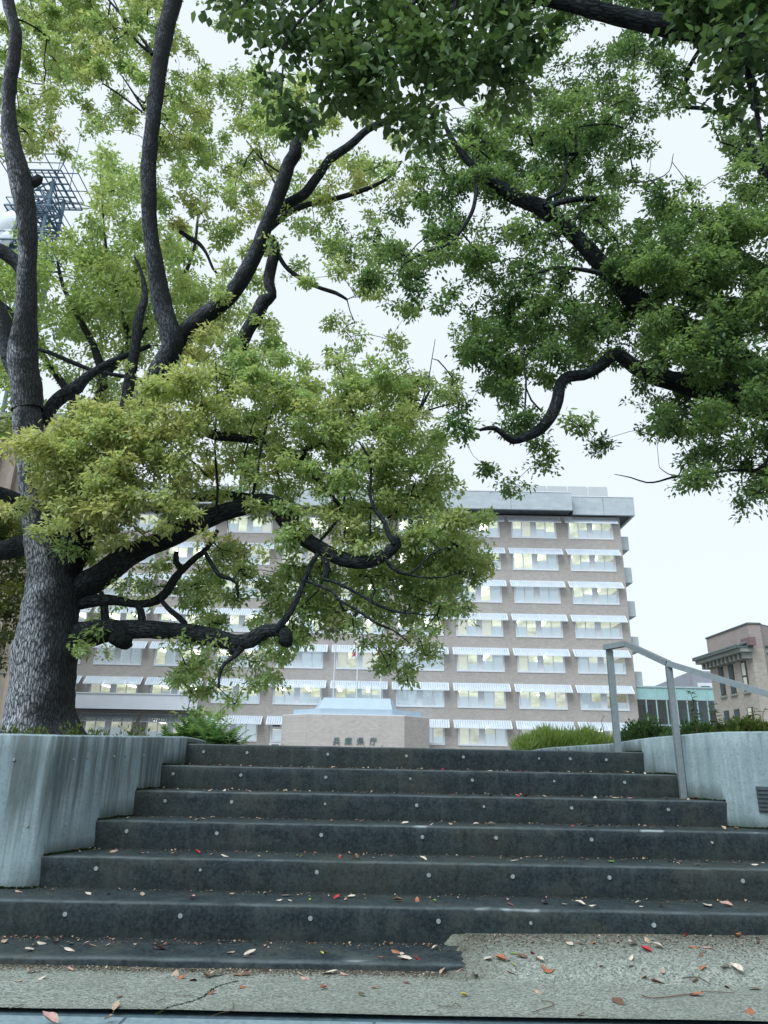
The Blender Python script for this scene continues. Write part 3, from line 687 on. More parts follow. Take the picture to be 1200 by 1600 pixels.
# beige ribbed building on the left
YW = 60.0; xe = at(26, 1060, YW).x; zw = at(10, 655, YW).z
rb = empty('ribbed_building', (xe, YW, 1.1), label='beige ribbed building glimpsed left of the camphor trunk', cat='building')
m = MB(); m.box(-75, xe, YW, YW+3, 1, zw); m.build('wall', 'rib_beige', rb)
rib = MB(); rib.box(0, .5, -.5, 0, 1, zw-.3); rib = rib.mesh('rib'); rib.materials.append(MT['rib_beige'])
for i in range(18): place('rib', rib, rb, Vector((xe-.6-i*1.7, YW, 0)), rb.location)
for i in range(5):
    m = MB(); m.box(-75, xe-.02, YW-.06, YW-.002, 4+i*3.4, 4.08+i*3.4); m.build('panel_joint', 'soffit_dark', rb)
m = MB(); m.box(-75, xe+.2, YW-.5, YW+3.2, zw, zw+.5); m.build('coping', 'cornice_stone', rb)

# ------------------------------------------------------------------ radio tower
YT = 72.0; tc = at(62, 330, YT); TX = tc.x-.8; top = at(75, 282, YT).z; hw = 1.7
tw = empty('radio_tower', (TX, YT+hw, 1.1), label='blue grey lattice radio tower with white dishes behind the trees', cat='tower')
m = MB()
for sx in (-1, 1):
    for sy in (0, 2): m.bar((TX+sx*hw, YT+sy*hw, 1), (TX+sx*hw, YT+sy*hw, top), .32)
lv = np.arange(top-26, top, 2.6)
for z_ in lv:
    for (p, q) in (((-1, 0), (1, 0)), ((1, 0), (1, 2)), ((1, 2), (-1, 2)), ((-1, 2), (-1, 0))):
        A = Vector((TX+p[0]*hw, YT+p[1]*hw, z_)); B = Vector((TX+q[0]*hw, YT+q[1]*hw, z_)); m.bar(A, B, .2)
        m.bar(A, B+Vector((0, 0, 2.6)), .14); m.bar(B, A+Vector((0, 0, 2.6)), .14)
    m.bar((TX-.4, YT+hw, z_), (TX+.4, YT+hw, z_+2.6), .12); m.bar((TX+.4, YT+hw, z_), (TX-.4, YT+hw, z_+2.6), .12)
m.build('lattice', 'mast_steel', tw)
for zz, ext, nm_ in ((top, 3.4, 'platform'), (top-5.2, 3.0, 'platform'), (top-10.4, 3.0, 'platform')):
    m = MB()
    for i in range(-4, 5): m.bar((TX+i*ext/4, YT+hw-ext, zz), (TX+i*ext/4, YT+hw+ext, zz), .13)
    for i in range(-3, 4): m.bar((TX-ext, YT+hw+i*ext/3, zz), (TX+ext, YT+hw+i*ext/3, zz), .16)
    for i in (-1, 1):
        m.bar((TX-ext, YT+hw+i*ext, zz+1.2), (TX+ext, YT+hw+i*ext, zz+1.2), .09); m.bar((TX+i*ext, YT+hw-ext, zz+1.2), (TX+i*ext, YT+hw+ext, zz+1.2), .09)
    m.build(nm_, 'mast_steel', tw)
m = MB(); e5 = 4.6; zz = top+1.4
for i in (-1, -.33, .33, 1):
    m.bar((TX-e5, YT+hw+i*e5, zz), (TX+e5, YT+hw+i*e5, zz), .10); m.bar((TX+i*e5, YT+hw-e5, zz), (TX+i*e5, YT+hw+e5, zz), .10)
for sx in (-1, 1):
    for sy in (-1, 1): m.bar((TX+sx*hw, YT+hw+sy*hw, top), (TX+sx*e5, YT+hw+sy*e5, zz), .1)
m.build('antenna_frame', 'mast_steel', tw)
for dx_ in (1.0, 3.0): m = MB(); m.tube((TX+dx_, YT+hw, top), (TX+dx_, YT+hw, top+9), .06, .03, 6); m.build('antenna', 'mast_steel', tw)
dm = MB(); K = 18
for j in range(4):
    for i in range(K):
        def dp(a_, b_): rr_ = a_/4*1.35; return (math.cos(2*pi*b_/K)*rr_, -.5+.5*(a_/4)**2-.0, math.sin(2*pi*b_/K)*rr_)
        dm.quad(dp(j, i), dp(j, i+1), dp(j+1, i+1), dp(j+1, i))
dm.tube((0, 0, 0), (0, .7, 0), 1.35, .5, 18); dm = dm.mesh('dish'); dm.materials.append(MT['dish_white'])
for px, py, s_, ry in ((17, 322, 1.1, .8), (11, 348, 1.25, .5), (38, 350, 1.0, -.3), (8, 372, 1.0, .4), (14, 385, 1.0, .2)):
    q = at(px, py, YT+rnd.uniform(-1, 1)); o = place('dish', dm, tw, q, tw.location); o.scale = (s_,)*3; o.rotation_euler = (.1, 0, -ry)

# ------------------------------------------------------------------ handrail
h0 = at(956, 1012, 6.05); h1 = at(977, 1004, 5.78); h2 = at(1055, 1037, 5.42); 
z5 = 5*R_; b0 = Vector((at(966, 1176, 6.05).x, 6.05, 7*R_)); b2 = Vector((at(1068, 1245, 5.45).x, 5.45, z5))
h0 = Vector((b0.x, 6.05, h0.z)); h2 = Vector((b2.x, 5.45, at(1058, 1037, 5.45).z))
h1 = Vector((at(978, 1004, 5.86).x, 5.86, h0.z+.004))
dr = (h2-h1); h3 = at(1260, 1103, 4.75); h4 = h3+Vector((.5, -.45, -.35))
hr = empty('handrail', b0, label='grey flat steel handrail standing on the right side of the stairs', cat='handrail')
def flat(m, a, b, tw_, tt):   # plate section: tw_ wide across, tt thick
    m.bar(a, b, tw_, tt)
m = MB(); flat(m, h0+Vector((-.035, 0, .0)), h1, .05, .042); flat(m, h1, h2, .05, .042); flat(m, h2, h3, .05, .042); flat(m, h3, h4, .05, .042); m.build('rail', 'steel_grey', hr)
m = MB(); m.box(b0.x-.027, b0.x+.027, 6.035, 6.065, 7*R_-.02, h0.z-.019); m.build('post', 'steel_grey', hr, .002)
m = MB(); m.box(b2.x-.023, b2.x+.023, 5.435, 5.465, z5-.02, h2.z-.019); m.build('post', 'steel_grey', hr, .002)
b4 = Vector((h4.x, h4.y, GZ)); m = MB(); m.box(b4.x-.034, b4.x+.034, h4.y-.015, h4.y+.015, GZ-.05, h4.z-.012); m.build('post', 'steel_grey', hr, .002)

# ------------------------------------------------------------------ trees
PXM = lambda p, Y, wpx: wpx*((p.y*cp+(p.z-EYE)*sp)/F)/2     # pixel width -> radius in metres at that point
def build_limb(root, pts, name='limb', mat='bark_dark', seg=12, rough=.07, step=.12, seed=0, side=None, nodes=None):
    P = []; R = []
    for x, y, Y, wpx in pts:
        p = at(x, y, Y); P.append(p); R.append(PXM(p, Y, wpx))
    me, cp_, rd = limb_mesh(P, R, step, seg, rough, seed, mat, side)
    o = link(name, me); o.parent = root; o.matrix_parent_inverse = Matrix.Translation(-root.location)
    if nodes is not None: nodes += [(p.x, p.y, p.z, r) for p, r in zip(cp_, rd)][1:]
    return o
def grid_cells(rows, c0=0, r0=0, pad=(0, 0, 0, 0)):
    out = {}
    for r, line in enumerate(rows):
        for c, ch in enumerate(line):
            if ch not in '. 0': out[(c+c0, r+r0)] = int(ch)
    l, rt_, t, b = pad
    W = max(len(x) for x in rows)
    for r in range(len(rows)):
        for k in range(1, l+1):
            v = out.get((c0, r+r0));
            if v: out[(c0-k, r+r0)] = max(3, v-1)
        for k in range(1, rt_+1):
            v = out.get((c0+W-1, r+r0))
            if v: out[(c0+W-1+k, r+r0)] = v
    for c in range(c0-l, c0+W+rt_):
        for k in range(1, t+1):
            v = out.get((c, r0))
            if v: out[(c, r0-k)] = max(4, v-1)
    return out
def crown(root, cells, Yf, leaf_len, lpc, cr_, nodes, colf, seed, boost=1.0, near=0, mat='leaf', wide=.5, upbias=1.0, twig_mat='bark_dark', puff=6, pr=.26, nrnd=.42, bf=None):
    rg = np.random.default_rng(seed); CL = []; CN = []; PF = []; _pid = [0]
    for (c, r), d in sorted(cells.items()):
        x = c*40+20; y = r*40+20; Y0, Y1 = Yf(x, y); zc = None
        p = at(x, y, (Y0+Y1)/2); zc = p.y*cp+(p.z-EYE)*sp
        tau = -math.log(1-min(d, 9)/9.55)*boost*(bf(x, y) if bf else 1); area = (leaf_len*F/zc)**2*wide*.5*.52
        n = tau*1600/area; k = rg.poisson(n/lpc/puff)
        for _ in range(k):
            xx = x+rg.uniform(-23, 23); yy = y+rg.uniform(-23, 23); Yd = rg.uniform(Y0, Y1); pc = at(xx, yy, Yd); ps = pr*rg.uniform(.6, 1.2)
            for _ in range(rg.poisson(puff)):
                o3 = rg.normal(0, 1, 3); o3 *= ps*rg.random()**.5/np.linalg.norm(o3); o3[2] *= .6
                CL.append((pc.x+o3[0], pc.y+o3[1], pc.z+o3[2])); CN.append((xx, yy)); PF.append(_pid[0])
            _pid[0] += 1
    CL = np.array(CL); CN = np.array(CN); n = len(CL)
    # twigs: attach every cluster to the nearest wood already there
    nod = np.zeros((len(nodes)+n*14+10, 3)); cnt = len(nodes); base = cnt
    nod[:cnt] = [q[:3] for q in nodes]; rad = [q[3] for q in nodes]; par = [-1]*cnt
    d0 = np.array([((nod[:cnt]-q)**2).sum(1).min() for q in CL]); order = np.argsort(d0)
    for i in order:
        q = CL[i]; dd = ((nod[:cnt]-q)**2).sum(1); j = int(dd.argmin()); L = math.sqrt(dd[j])
        k = max(1, min(12, int(L/.22))); a = nod[j].copy(); prev = j
        sag = rg.normal(0, .05, 3)*L; sag[2] += .07*L
        for s in range(1, k+1):
            t = s/k; p = a*(1-t)+q*t+sag*math.sin(pi*t)
            if s < k: p = p+rg.normal(0, .012, 3)
            nod[cnt] = p; par.append(prev); rad.append(0); prev = cnt; cnt += 1
    w_ = np.zeros(cnt); ch = np.zeros(cnt, int)
    for i in range(cnt-1, base-1, -1):
        w_[i] += 1 if w_[i] == 0 else 0
        if par[i] >= base: w_[par[i]] += w_[i]
    rr = np.minimum(.0022*np.sqrt(w_)+.0012, .05)
    A = []; B_ = []; RA = []; RB = []
    for i in range(base, cnt):
        pj = par[i]; A.append(nod[pj]); B_.append(nod[i]); RB.append(rr[i]); RA.append(rr[pj] if pj >= base else min(rr[i]*1.3, max(.004, rad[pj])))
    A = np.array(A); B_ = np.array(B_); RA = np.array(RA); RB = np.array(RB); D = B_-A; D /= np.linalg.norm(D, axis=1)[:, None]+1e-9
    h = np.tile([0., 0, 1], (len(A), 1)); h[abs(D[:, 2]) > .9] = (1, 0, 0); X = np.cross(D, h); X /= np.linalg.norm(X, axis=1)[:, None]+1e-9; Yv = np.cross(D, X)
    ang = [0, 2*pi/3, 4*pi/3]; V = np.stack([A+(X*math.cos(t)+Yv*math.sin(t))*RA[:, None] for t in ang]+[B_+(X*math.cos(t)+Yv*math.sin(t))*RB[:, None] for t in ang], 1)
    m_ = len(A); o_ = (np.arange(m_)*6)[:, None]; Fq = np.concatenate([o_+np.array([i, (i+1) % 3, 3+(i+1) % 3, 3+i]) for i in range(3)], 0)
    tw_me = npmesh('twigs', V.reshape(-1, 3), Fq, twig_mat, attrs={'side': np.full(m_*6, .25), 'bark': V.reshape(-1, 3)}, smooth=True)
    o = link('twigs', tw_me); o.parent = root; o.matrix_parent_inverse = Matrix.Translation(-root.location); o['kind'] = 'stuff'
    # leaves
    nl = rg.poisson(lpc, n); ci = np.repeat(np.arange(n), nl); m_ = len(ci)
    off = rg.normal(0, 1, (m_, 3)); off /= np.linalg.norm(off, axis=1)[:, None]; off *= (rg.random(m_)**.45)[:, None]*cr_*(rg.uniform(.6, 1.35, n)[ci])[:, None]
    off[:, 2] = off[:, 2]*.7+.02; ctr = CL[ci]+off
    out = off/np.linalg.norm(off, axis=1)[:, None]
    ax = out*1.0+rg.normal(0, .55, (m_, 3)); ax[:, 2] -= .35; ax /= np.linalg.norm(ax, axis=1)[:, None]
    nr = rg.normal(0, nrnd, (m_, 3)); nr[:, 2] += upbias; nr += out*.45; nr -= ax*(nr*ax).sum(1)[:, None]; nr /= np.linalg.norm(nr, axis=1)[:, None]
    sd_ = np.cross(ax, nr); ln = leaf_len*rg.uniform(.62, 1.25, m_); hw_ = ln*wide*.5*rg.uniform(.8, 1.15, m_)
    col = colf(rg, CN[ci], np.array(PF)[ci], _pid[0]+1, off)
    L3 = ln[:, None]; W3 = hw_[:, None]; bend = nr*(-.16*ln)[:, None]
    v0 = ctr; v3 = ctr+ax*L3+bend
    v1 = ctr+ax*L3*.30+sd_*W3*.95+nr*(.10*W3); v2 = ctr+ax*L3*.66+sd_*W3*.72+bend*.4
    v5 = ctr+ax*L3*.30-sd_*W3*.95+nr*(.10*W3); v4 = ctr+ax*L3*.66-sd_*W3*.72+bend*.4
    order_ = None
    if near:      # the nearest leaves in view become objects of their own
        dist = np.linalg.norm(ctr-np.array([0, 0, EYE]), axis=1); cx_ = CN[ci]
        vis = (cx_[:, 0] > 15) & (cx_[:, 0] < 1185) & (cx_[:, 1] > 15)
        dist = np.where(vis, dist, 1e9); pick = np.argsort(dist)[:near]; keep = np.ones(m_, bool); keep[pick] = False
        for i in pick:
            key = int(rg.integers(0, 24)); lk = ('lf', mat, seed, key)
            if lk not in MESHC:
                LV = np.array([(0, 0, 0), (.3, .24, .03), (.66, .18, -.06), (1, 0, -.16), (.66, -.18, -.06), (.3, -.24, .03)])
                MESHC[lk] = npmesh('leaf', LV, np.array([(0, 1, 2), (0, 2, 3), (0, 3, 4), (0, 4, 5)]), mat, cols=np.tile(col[i], (6, 1)))
            o = bpy.data.objects.new('leaf', MESHC[lk]); C.objects.link(o); o.parent = root; o.matrix_parent_inverse = Matrix.Translation(-root.location)
            Mx = Matrix((Vector(ax[i]), Vector(sd_[i]), Vector(nr[i]))).transposed().to_4x4(); Mx = Matrix.Translation(Vector(ctr[i])) @ Mx @ Matrix.Scale(float(ln[i]), 4); o.matrix_basis = Mx
    else: keep = np.ones(m_, bool)
    if leaf_len*F/12 > 0:
        V = np.stack([v0, v1, v2, v3, v4, v5], 1)[keep]; k_ = len(V); o_ = (np.arange(k_)*6)[:, None]
        Ft = np.concatenate([o_+np.array(f) for f in ((0, 1, 2), (0, 2, 3), (0, 3, 4), (0, 4, 5))], 0)
        me = npmesh('foliage', V.reshape(-1, 3), Ft, mat, cols=np.repeat(col[keep], 6, 0))
    o = link('foliage', me); o.parent = root; o.matrix_parent_inverse = Matrix.Translation(-root.location); o['kind'] = 'stuff'
    print('crown', root.name, 'clusters', n, 'leaves', m_)
    return o
MESHC = {}
def colours(base, alt, altp, varr=.12, region=None):
    base = np.array(base); alt = np.array(alt)
    def f(rg, xy, ci, n, off):
        cv = rg.normal(0, 1, n)[ci]; t = np.clip(altp+cv*.28, 0, 1)
        if region is not None: t = np.clip(t+region(xy), 0, 1)
        t = np.where(rg.random(len(ci)) < .08, 1-t, t)
        c = base*(1-t)[:, None]+alt*t[:, None]
        c = c*(1+rg.uniform(-varr, varr, len(ci)))[:, None]
        return np.clip(c, .005, .9)
    return f

# ---- big camphor on the left
YA = 11.4
tb = at(68, 1145, YA); treeA = empty('camphor_tree', (tb.x, YA, 1.1), label='huge old camphor tree with pale trunk and yellow green leaves on the left', cat='tree')
tnodes = []
sideA = lambda q, dr: max(0, min(1, .22+.95*dr.x+max(0, (q.z-4.3)*.22)))  # right side darkened: shade goes into the bark colour with the moss
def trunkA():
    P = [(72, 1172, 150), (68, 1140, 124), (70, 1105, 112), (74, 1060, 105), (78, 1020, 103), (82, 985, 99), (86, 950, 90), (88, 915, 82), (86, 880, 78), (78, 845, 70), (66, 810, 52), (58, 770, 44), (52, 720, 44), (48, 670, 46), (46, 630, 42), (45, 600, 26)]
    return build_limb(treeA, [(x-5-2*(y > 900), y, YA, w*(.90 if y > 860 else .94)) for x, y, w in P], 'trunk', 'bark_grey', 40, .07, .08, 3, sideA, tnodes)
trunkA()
def LA(P, name='limb', mat='bark_dark', seg=14, rough=.08, seed=1, Y=YA, side=None, dY=None):
    Q = []
    for i, (x, y, w_) in enumerate(P): Q.append((x, y, Y+(dY*i/(len(P)-1) if dY else 0), w_))
    return build_limb(treeA, Q, name, mat, seg, rough, .1, seed, side, tnodes)
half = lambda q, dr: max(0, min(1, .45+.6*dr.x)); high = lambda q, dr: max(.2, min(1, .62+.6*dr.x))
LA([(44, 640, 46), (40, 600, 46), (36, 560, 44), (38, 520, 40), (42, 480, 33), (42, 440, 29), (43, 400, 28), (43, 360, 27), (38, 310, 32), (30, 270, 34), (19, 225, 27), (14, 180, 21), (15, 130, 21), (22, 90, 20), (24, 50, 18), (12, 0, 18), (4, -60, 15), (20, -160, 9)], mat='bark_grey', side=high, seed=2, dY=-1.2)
LA([(34, 296, 12), (46, 290, 14), (57, 283, 15), (62, 276, 11)], seed=90, Y=YA-.55)
LA([(40, 600, 36), (22, 560, 36), (8, 520, 34), (-10, 480, 30), (-50, 420, 24), (-110, 330, 14)], mat='bark_mid', side=half, seed=3)
LA([(42, 440, 20), (28, 412, 22), (2, 392, 20), (-40, 370, 14)], seed=4)
LA([(66, 840, 30), (45, 795, 30), (22, 782, 28), (0, 772, 25), (-50, 760, 20), (-120, 700, 12)], mat='bark_mid', side=half, seed=5, dY=-.5)
LA([(66, 850, 34), (35, 852, 32), (0, 860, 31), (-60, 850, 24), (-140, 790, 14)], seed=6, dY=.5)
LA([(96, 905, 50.4), (118, 850, 50.4), (150, 790, 48.6), (185, 720, 45), (215, 660, 41.4), (236, 610, 37.8), (252, 575, 36), (268, 545, 34.2), (266, 520, 33.3), (255, 480, 30.6), (247, 440, 27), (240, 395, 24.3), (234, 350, 22.5), (233, 300, 23.4), (232, 260, 23.4), (236, 215, 22.5), (242, 160, 23.4), (248, 110, 24.3), (256, 60, 25.2), (268, 10, 25.2), (284, -50, 21.6), (300, -160, 13.5)], mat='bark_mid', side=half, seed=7, dY=-.9)
LA([(258, 562, 25.8), (280, 530, 27.52), (305, 505, 29.24), (335, 482, 28.38), (362, 458, 26.66), (385, 425, 24.08), (402, 390, 23.22), (417, 350, 22.36), (430, 318, 22.36), (442, 285, 20.64), (452, 255, 21.5), (462, 240, 20.64), (462, 225, 17.2), (475, 205, 15.48), (487, 188, 12.04), (492, 170, 6.88)], mat='bark_mid', side=half, seed=8, dY=-.8)
LA([(428, 330, 17), (450, 318, 17), (475, 303, 15.3), (497, 275, 14.45), (515, 250, 13.6), (548, 226, 12.75), (575, 202, 11.05), (605, 188, 9.35), (640, 170, 5.95)], seed=9, dY=-.8)
LA([(420, 360, 8), (450, 333, 10), (480, 320, 9), (510, 314, 8), (550, 303, 8), (585, 290, 6), (610, 275, 5), (628, 252, 3)], seed=10, Y=YA+.3)
LA([(375, 545, 22), (385, 520, 22), (400, 495, 20), (412, 470, 22), (426, 462, 14), (420, 440, 18), (424, 415, 17), (430, 390, 16), (425, 370, 9)], seed=11, Y=YA+.5, mat='bark_mid', side=half)
LA([(432, 392, 7), (445, 415, 7), (465, 432, 7), (495, 448, 6), (525, 458, 6), (542, 468, 4)], seed=12, Y=YA+.5)
LA([(195, 640, 18), (203, 590, 17), (212, 540, 15), (216, 500, 15), (226, 465, 12), (222, 430, 6), (210, 400, 3)], seed=13, Y=YA+.3)
LA([(64, 660, 20), (90, 625, 22), (120, 605, 22), (135, 590, 15), (175, 565, 10), (235, 540, 7)], seed=14, Y=YA+.6)
LA([(55, 545, 4), (80, 552, 7), (115, 567, 7), (150, 580, 6), (215, 592, 7), (235, 600, 5)], seed=15, Y=YA+1.2)
LA([(282, 362, 7), (296, 372, 8), (310, 380, 7), (322, 395, 5), (333, 420, 4), (340, 427, 3)], seed=16, Y=YA+.8)
# shoots off the second stem
for i, P in enumerate([[(222, 175, 3), (190, 150, 3), (160, 130, 2)], [(225, 172, 4), (205, 140, 3), (190, 118, 2)], [(238, 85, 6), (222, 60, 5), (195, 30, 4), (170, 0, 3)], [(232, 80, 5), (210, 60, 4), (190, 25, 3), (175, -5, 2)], [(440, 300, 4), (420, 270, 3), (405, 235, 2)], [(438, 270, 3), (410, 250, 3), (385, 220, 2)], [(487, 190, 4), (470, 170, 3), (445, 150, 3), (430, 130, 2)]]): LA(P, seed=20+i, seg=6)
# the great middle limb
LA([(70, 935, 22), (95, 928, 40), (125, 918, 46), (160, 897, 40), (200, 868, 36.8), (245, 848, 32.8), (290, 826, 32), (335, 806, 28.8), (375, 793, 27.2), (405, 783, 26.4), (432, 790, 28.8), (452, 815, 32), (478, 842, 26.4), (510, 862, 22.4), (545, 876, 21.6), (578, 877, 21.6), (605, 864, 19.2), (620, 850, 16), (616, 838, 9.6)], seed=30, Y=YA+.25, dY=-1.15, seg=20, mat='bark_dark', rough=.1)
LA([(240, 800, 14), (255, 785, 18), (290, 778, 17), (330, 776, 16), (370, 775, 14), (405, 780, 12)], seed=31, Y=YA+.9)
LA([(616, 850, 7.7), (607, 835, 8.25), (600, 815, 6.6), (585, 795, 6.05), (578, 770, 4.95), (580, 740, 4.4), (575, 712, 3.85), (560, 690, 2.2)], seed=32, Y=YA-.9)
LA([(602, 868, 6), (606, 880, 6), (622, 893, 6), (640, 898, 3.75), (668, 903, 3), (700, 900, 1.875), (725, 890, 1.5)], seed=33, Y=YA-.9)
LA([(640, 898, 4), (660, 880, 3.5), (675, 865, 3), (700, 855, 2)], seed=34, Y=YA-.9)
LA([(250, 670, 6), (300, 668, 12), (335, 680, 15), (370, 684, 14), (420, 693, 14), (445, 706, 17), (468, 722, 14), (485, 740, 9), (505, 758, 8), (530, 790, 4)], seed=35, Y=YA+.2)
LA([(470, 718, 9), (478, 702, 9), (495, 694, 8), (522, 680, 6), (560, 668, 6), (608, 676, 7), (632, 662, 8), (652, 645, 7), (662, 628, 5), (672, 610, 3)], seed=36, Y=YA-.2)
LA([(648, 650, 4), (672, 640, 3), (700, 632, 2), (705, 628, 1.5)], seed=37, Y=YA-.2)
for i, P in enumerate([[(337, 806, 5), (340, 760, 4), (336, 700, 3.5), (339, 620, 3), (337, 565, 2)], [(375, 790, 5), (376, 750, 4), (385, 700, 3), (400, 650, 2)], [(392, 785, 5), (402, 740, 4), (410, 690, 4), (425, 640, 2.5)], [(500, 845, 5), (525, 815, 4.5), (538, 780, 4), (540, 740, 3), (548, 700, 2)], [(578, 865, 3), (579, 800, 2)], [(535, 850, 5), (545, 800, 3), (560, 760, 2)], [(325, 745, 3), (305, 725, 4), (280, 705, 3), (262, 690, 2)],
                       [(605, 810, 4), (625, 795, 3), (640, 775, 3), (650, 750, 2)], [(590, 795, 4), (560, 790, 3), (545, 770, 2)], [(560, 660, 3), (545, 630, 3), (538, 590, 2)], [(575, 640, 2), (595, 610, 2), (640, 575, 1.5)], [(655, 640, 2.5), (668, 600, 2), (675, 560, 1.5), (680, 530, 1)]]): LA(P, seed=40+i, seg=6, Y=YA-.4)
# low limb with burl
LA([(70, 1002, 26), (96, 1000, 44), (122, 996, 50), (150, 988, 42), (185, 984, 30.96), (215, 983, 27.52), (260, 985, 25.8), (300, 990, 25.8), (340, 998, 26.66), (368, 1004, 24.08), (392, 1000, 24.08), (412, 988, 21.5), (432, 984, 20.64), (446, 990, 20.64), (452, 1000, 12.9)], seed=60, Y=YA+.28, dY=-1.0, seg=20, rough=.12)
def burl(x, y, Y, wpx, name):
    p = at(x, y, Y); r = PXM(p, Y, wpx); bm = bmesh.new(); bmesh.ops.create_icosphere(bm, subdivisions=4, radius=r)
    for v in bm.verts: v.co *= 1+.4*noise.noise(v.co/r*1.1+Vector((3, 1, x)))+.16*noise.noise(v.co/r*3); v.co.z *= .9
    me = bpy.data.meshes.new(name); bm.to_mesh(me); bm.free(); me.polygons.foreach_set('use_smooth', np.ones(len(me.polygons), bool))
    co = np.array([v.co[:] for v in me.vertices]); a = me.attributes.new('bark', 'FLOAT_VECTOR', 'POINT'); a.data.foreach_set('vector', co.astype(np.float32).ravel())
    a = me.attributes.new('side', 'FLOAT', 'POINT'); a.data.foreach_set('value', np.full(len(co), .5, np.float32))
    o = link(name, me, 'bark_dark'); o.parent = treeA; o.matrix_parent_inverse = Matrix.Translation(-treeA.location); o.location = p
burl(190, 997, YA-.12, 36, 'burl'); burl(446, 1000, YA-.7, 24, 'burl'); burl(364, 1018, YA-.5, 14, 'burl')
LA([(95, 948, 14), (120, 945, 19), (150, 938, 19.2), (180, 938, 14.4), (215, 944, 12.8), (245, 938, 14.4), (262, 922, 13.6), (273, 903, 12.8), (288, 888, 10.4), (305, 872, 9.6), (325, 855, 7.2), (340, 828, 6.4)], seed=61, Y=YA+.12, dY=-.5)
LA([(212, 942, 8.4), (220, 955, 11.2), (222, 975, 12.6)], seed=62, Y=YA-.12); LA([(158, 925, 7), (163, 950, 12.6), (165, 975, 14)], seed=63, Y=YA+.05)
LA([(284, 888, 10), (275, 878, 10), (276, 862, 8)], seed=64, Y=YA-.15)
LA([(320, 862, 6), (330, 880, 7), (342, 898, 7), (358, 904, 6), (370, 912, 5), (372, 935, 3)], seed=65, Y=YA-.4)
LA([(250, 935, 8), (262, 950, 8), (280, 965, 9), (290, 975, 9)], seed=66, Y=YA-.15)
LA([(430, 985, 10.5), (445, 968, 11.25), (462, 940, 9.75), (474, 910, 7.5), (484, 885, 6.75), (497, 865, 6.75)], seed=67, Y=YA-.7)
LA([(505, 870, 10), (512, 890, 12), (506, 905, 8), (520, 908, 5), (555, 925, 5), (590, 945, 5), (620, 956, 4), (645, 958, 3), (670, 962, 2)], seed=68, Y=YA-.7)
LA([(525, 935, 4), (560, 955, 4), (590, 975, 4), (615, 985, 3), (640, 1005, 2)], seed=69, Y=YA-.7)
LA([(470, 905, 5), (520, 925, 4), (535, 950, 3)], seed=70, Y=YA-.7)
LA([(378, 1012, 12), (366, 1026, 8), (350, 1038, 6), (343, 1055, 5), (342, 1075, 3)], seed=71, Y=YA-.6)
GA = ['5888685210....................',  # 0
      '4688774210....................',
      '4689653322....................',
      '5653254645753.................',
      '581441464585333...............',
      '463110474575434453............',
      '200000574553455430............',
      '000000473433445300............',
      '000000463225211...............',
      '000000432224321...............',
      '.........112455...............',
      '........1120234300............',
      '........33300100..............',
      '......1687410112200...........',
      '.....14888841155345...........',
      '....25877888668876 5..........',
      '..57888867788888752...........',
      '27888876677777788753..........',
      '28999875576787887511..........',
      '16999775556788887540..........',
      '0377653411355787888 3.........',
      '0153321245453456888 5.........',
      '0000222455566777784...........',
      '0001235565676546681...........',
      '000200134455433410............',
      '000300134452112330............',
      '0000002664100001400...........',
      '00000001400...................']
GA = [r.replace(' ', '') for r in GA]
# fix row strings that hold the lower right lobe precisely: (row, col, value)
fixA = {(15, 17): 5, (15, 18): 0, (20, 18): 3, (20, 19): 0, (21, 18): 5, (21, 19): 0, (22, 18): 4, (23, 18): 0, (24, 14): 3, (24, 15): 3, (24, 16): 4, (24, 17): 1,
        (25, 10): 4, (25, 11): 2, (25, 12): 1, (25, 13): 0, (25, 14): 1, (25, 15): 4, (25, 16): 5, (25, 17): 0, (26, 9): 4, (26, 10): 4, (26, 11): 1, (26, 14): 1, (26, 15): 3, (26, 16): 1, (26, 13): 0, (26, 17): 0, (27, 7): 1, (27, 8): 4,
        (13, 13): 2, (13, 14): 1, (13, 15): 1, (13, 16): 1, (14, 12): 0, (14, 13): 5, (14, 14): 5, (14, 15): 4, (14, 16): 3, (14, 17): 5, (14, 18): 0, (17, 17): 3, (17, 18): 1, (17, 19): 0, (18, 17): 5, (18, 18): 2, (18, 19): 0, (19, 17): 4, (19, 18): 1, (19, 19): 0,
        (16, 16): 5, (16, 17): 2, (16, 18): 0}
cA = grid_cells(GA, pad=(4, 0, 4, 0))
for (r, c), v in fixA.items():
    if v: cA[(c, r)] = v
    else: cA.pop((c, r), None)
def YfA(x, y):
    if y < 560: return (YA-.45, YA+1.9) if x > 200 or y < 240 else (YA, YA+1.9)
    if x < 340 and y < 860: return (YA-1.5, YA-.5) if y > 620-x*.15 else (YA-.9, YA+.8)
    if y > 860: return YA-.45, YA+1.7
    return YA-.95, YA+1.7
ylw = lambda xy: np.where((xy[:, 0] < 360) & (xy[:, 1] > 500) & (xy[:, 1] < 860), .40, np.where(xy[:, 1] > 900, -.25, 0))
crown(treeA, {k: v for k, v in cA.items()}, YfA, .088, 24, .15, tnodes, colours((.34, .48, .22), (.53, .55, .27), .20, region=ylw), 11, boost=3.2, near=0, puff=6, pr=.24, bf=lambda x, y: .72 if y < 540 else 1.35 if y > 850 else 1)

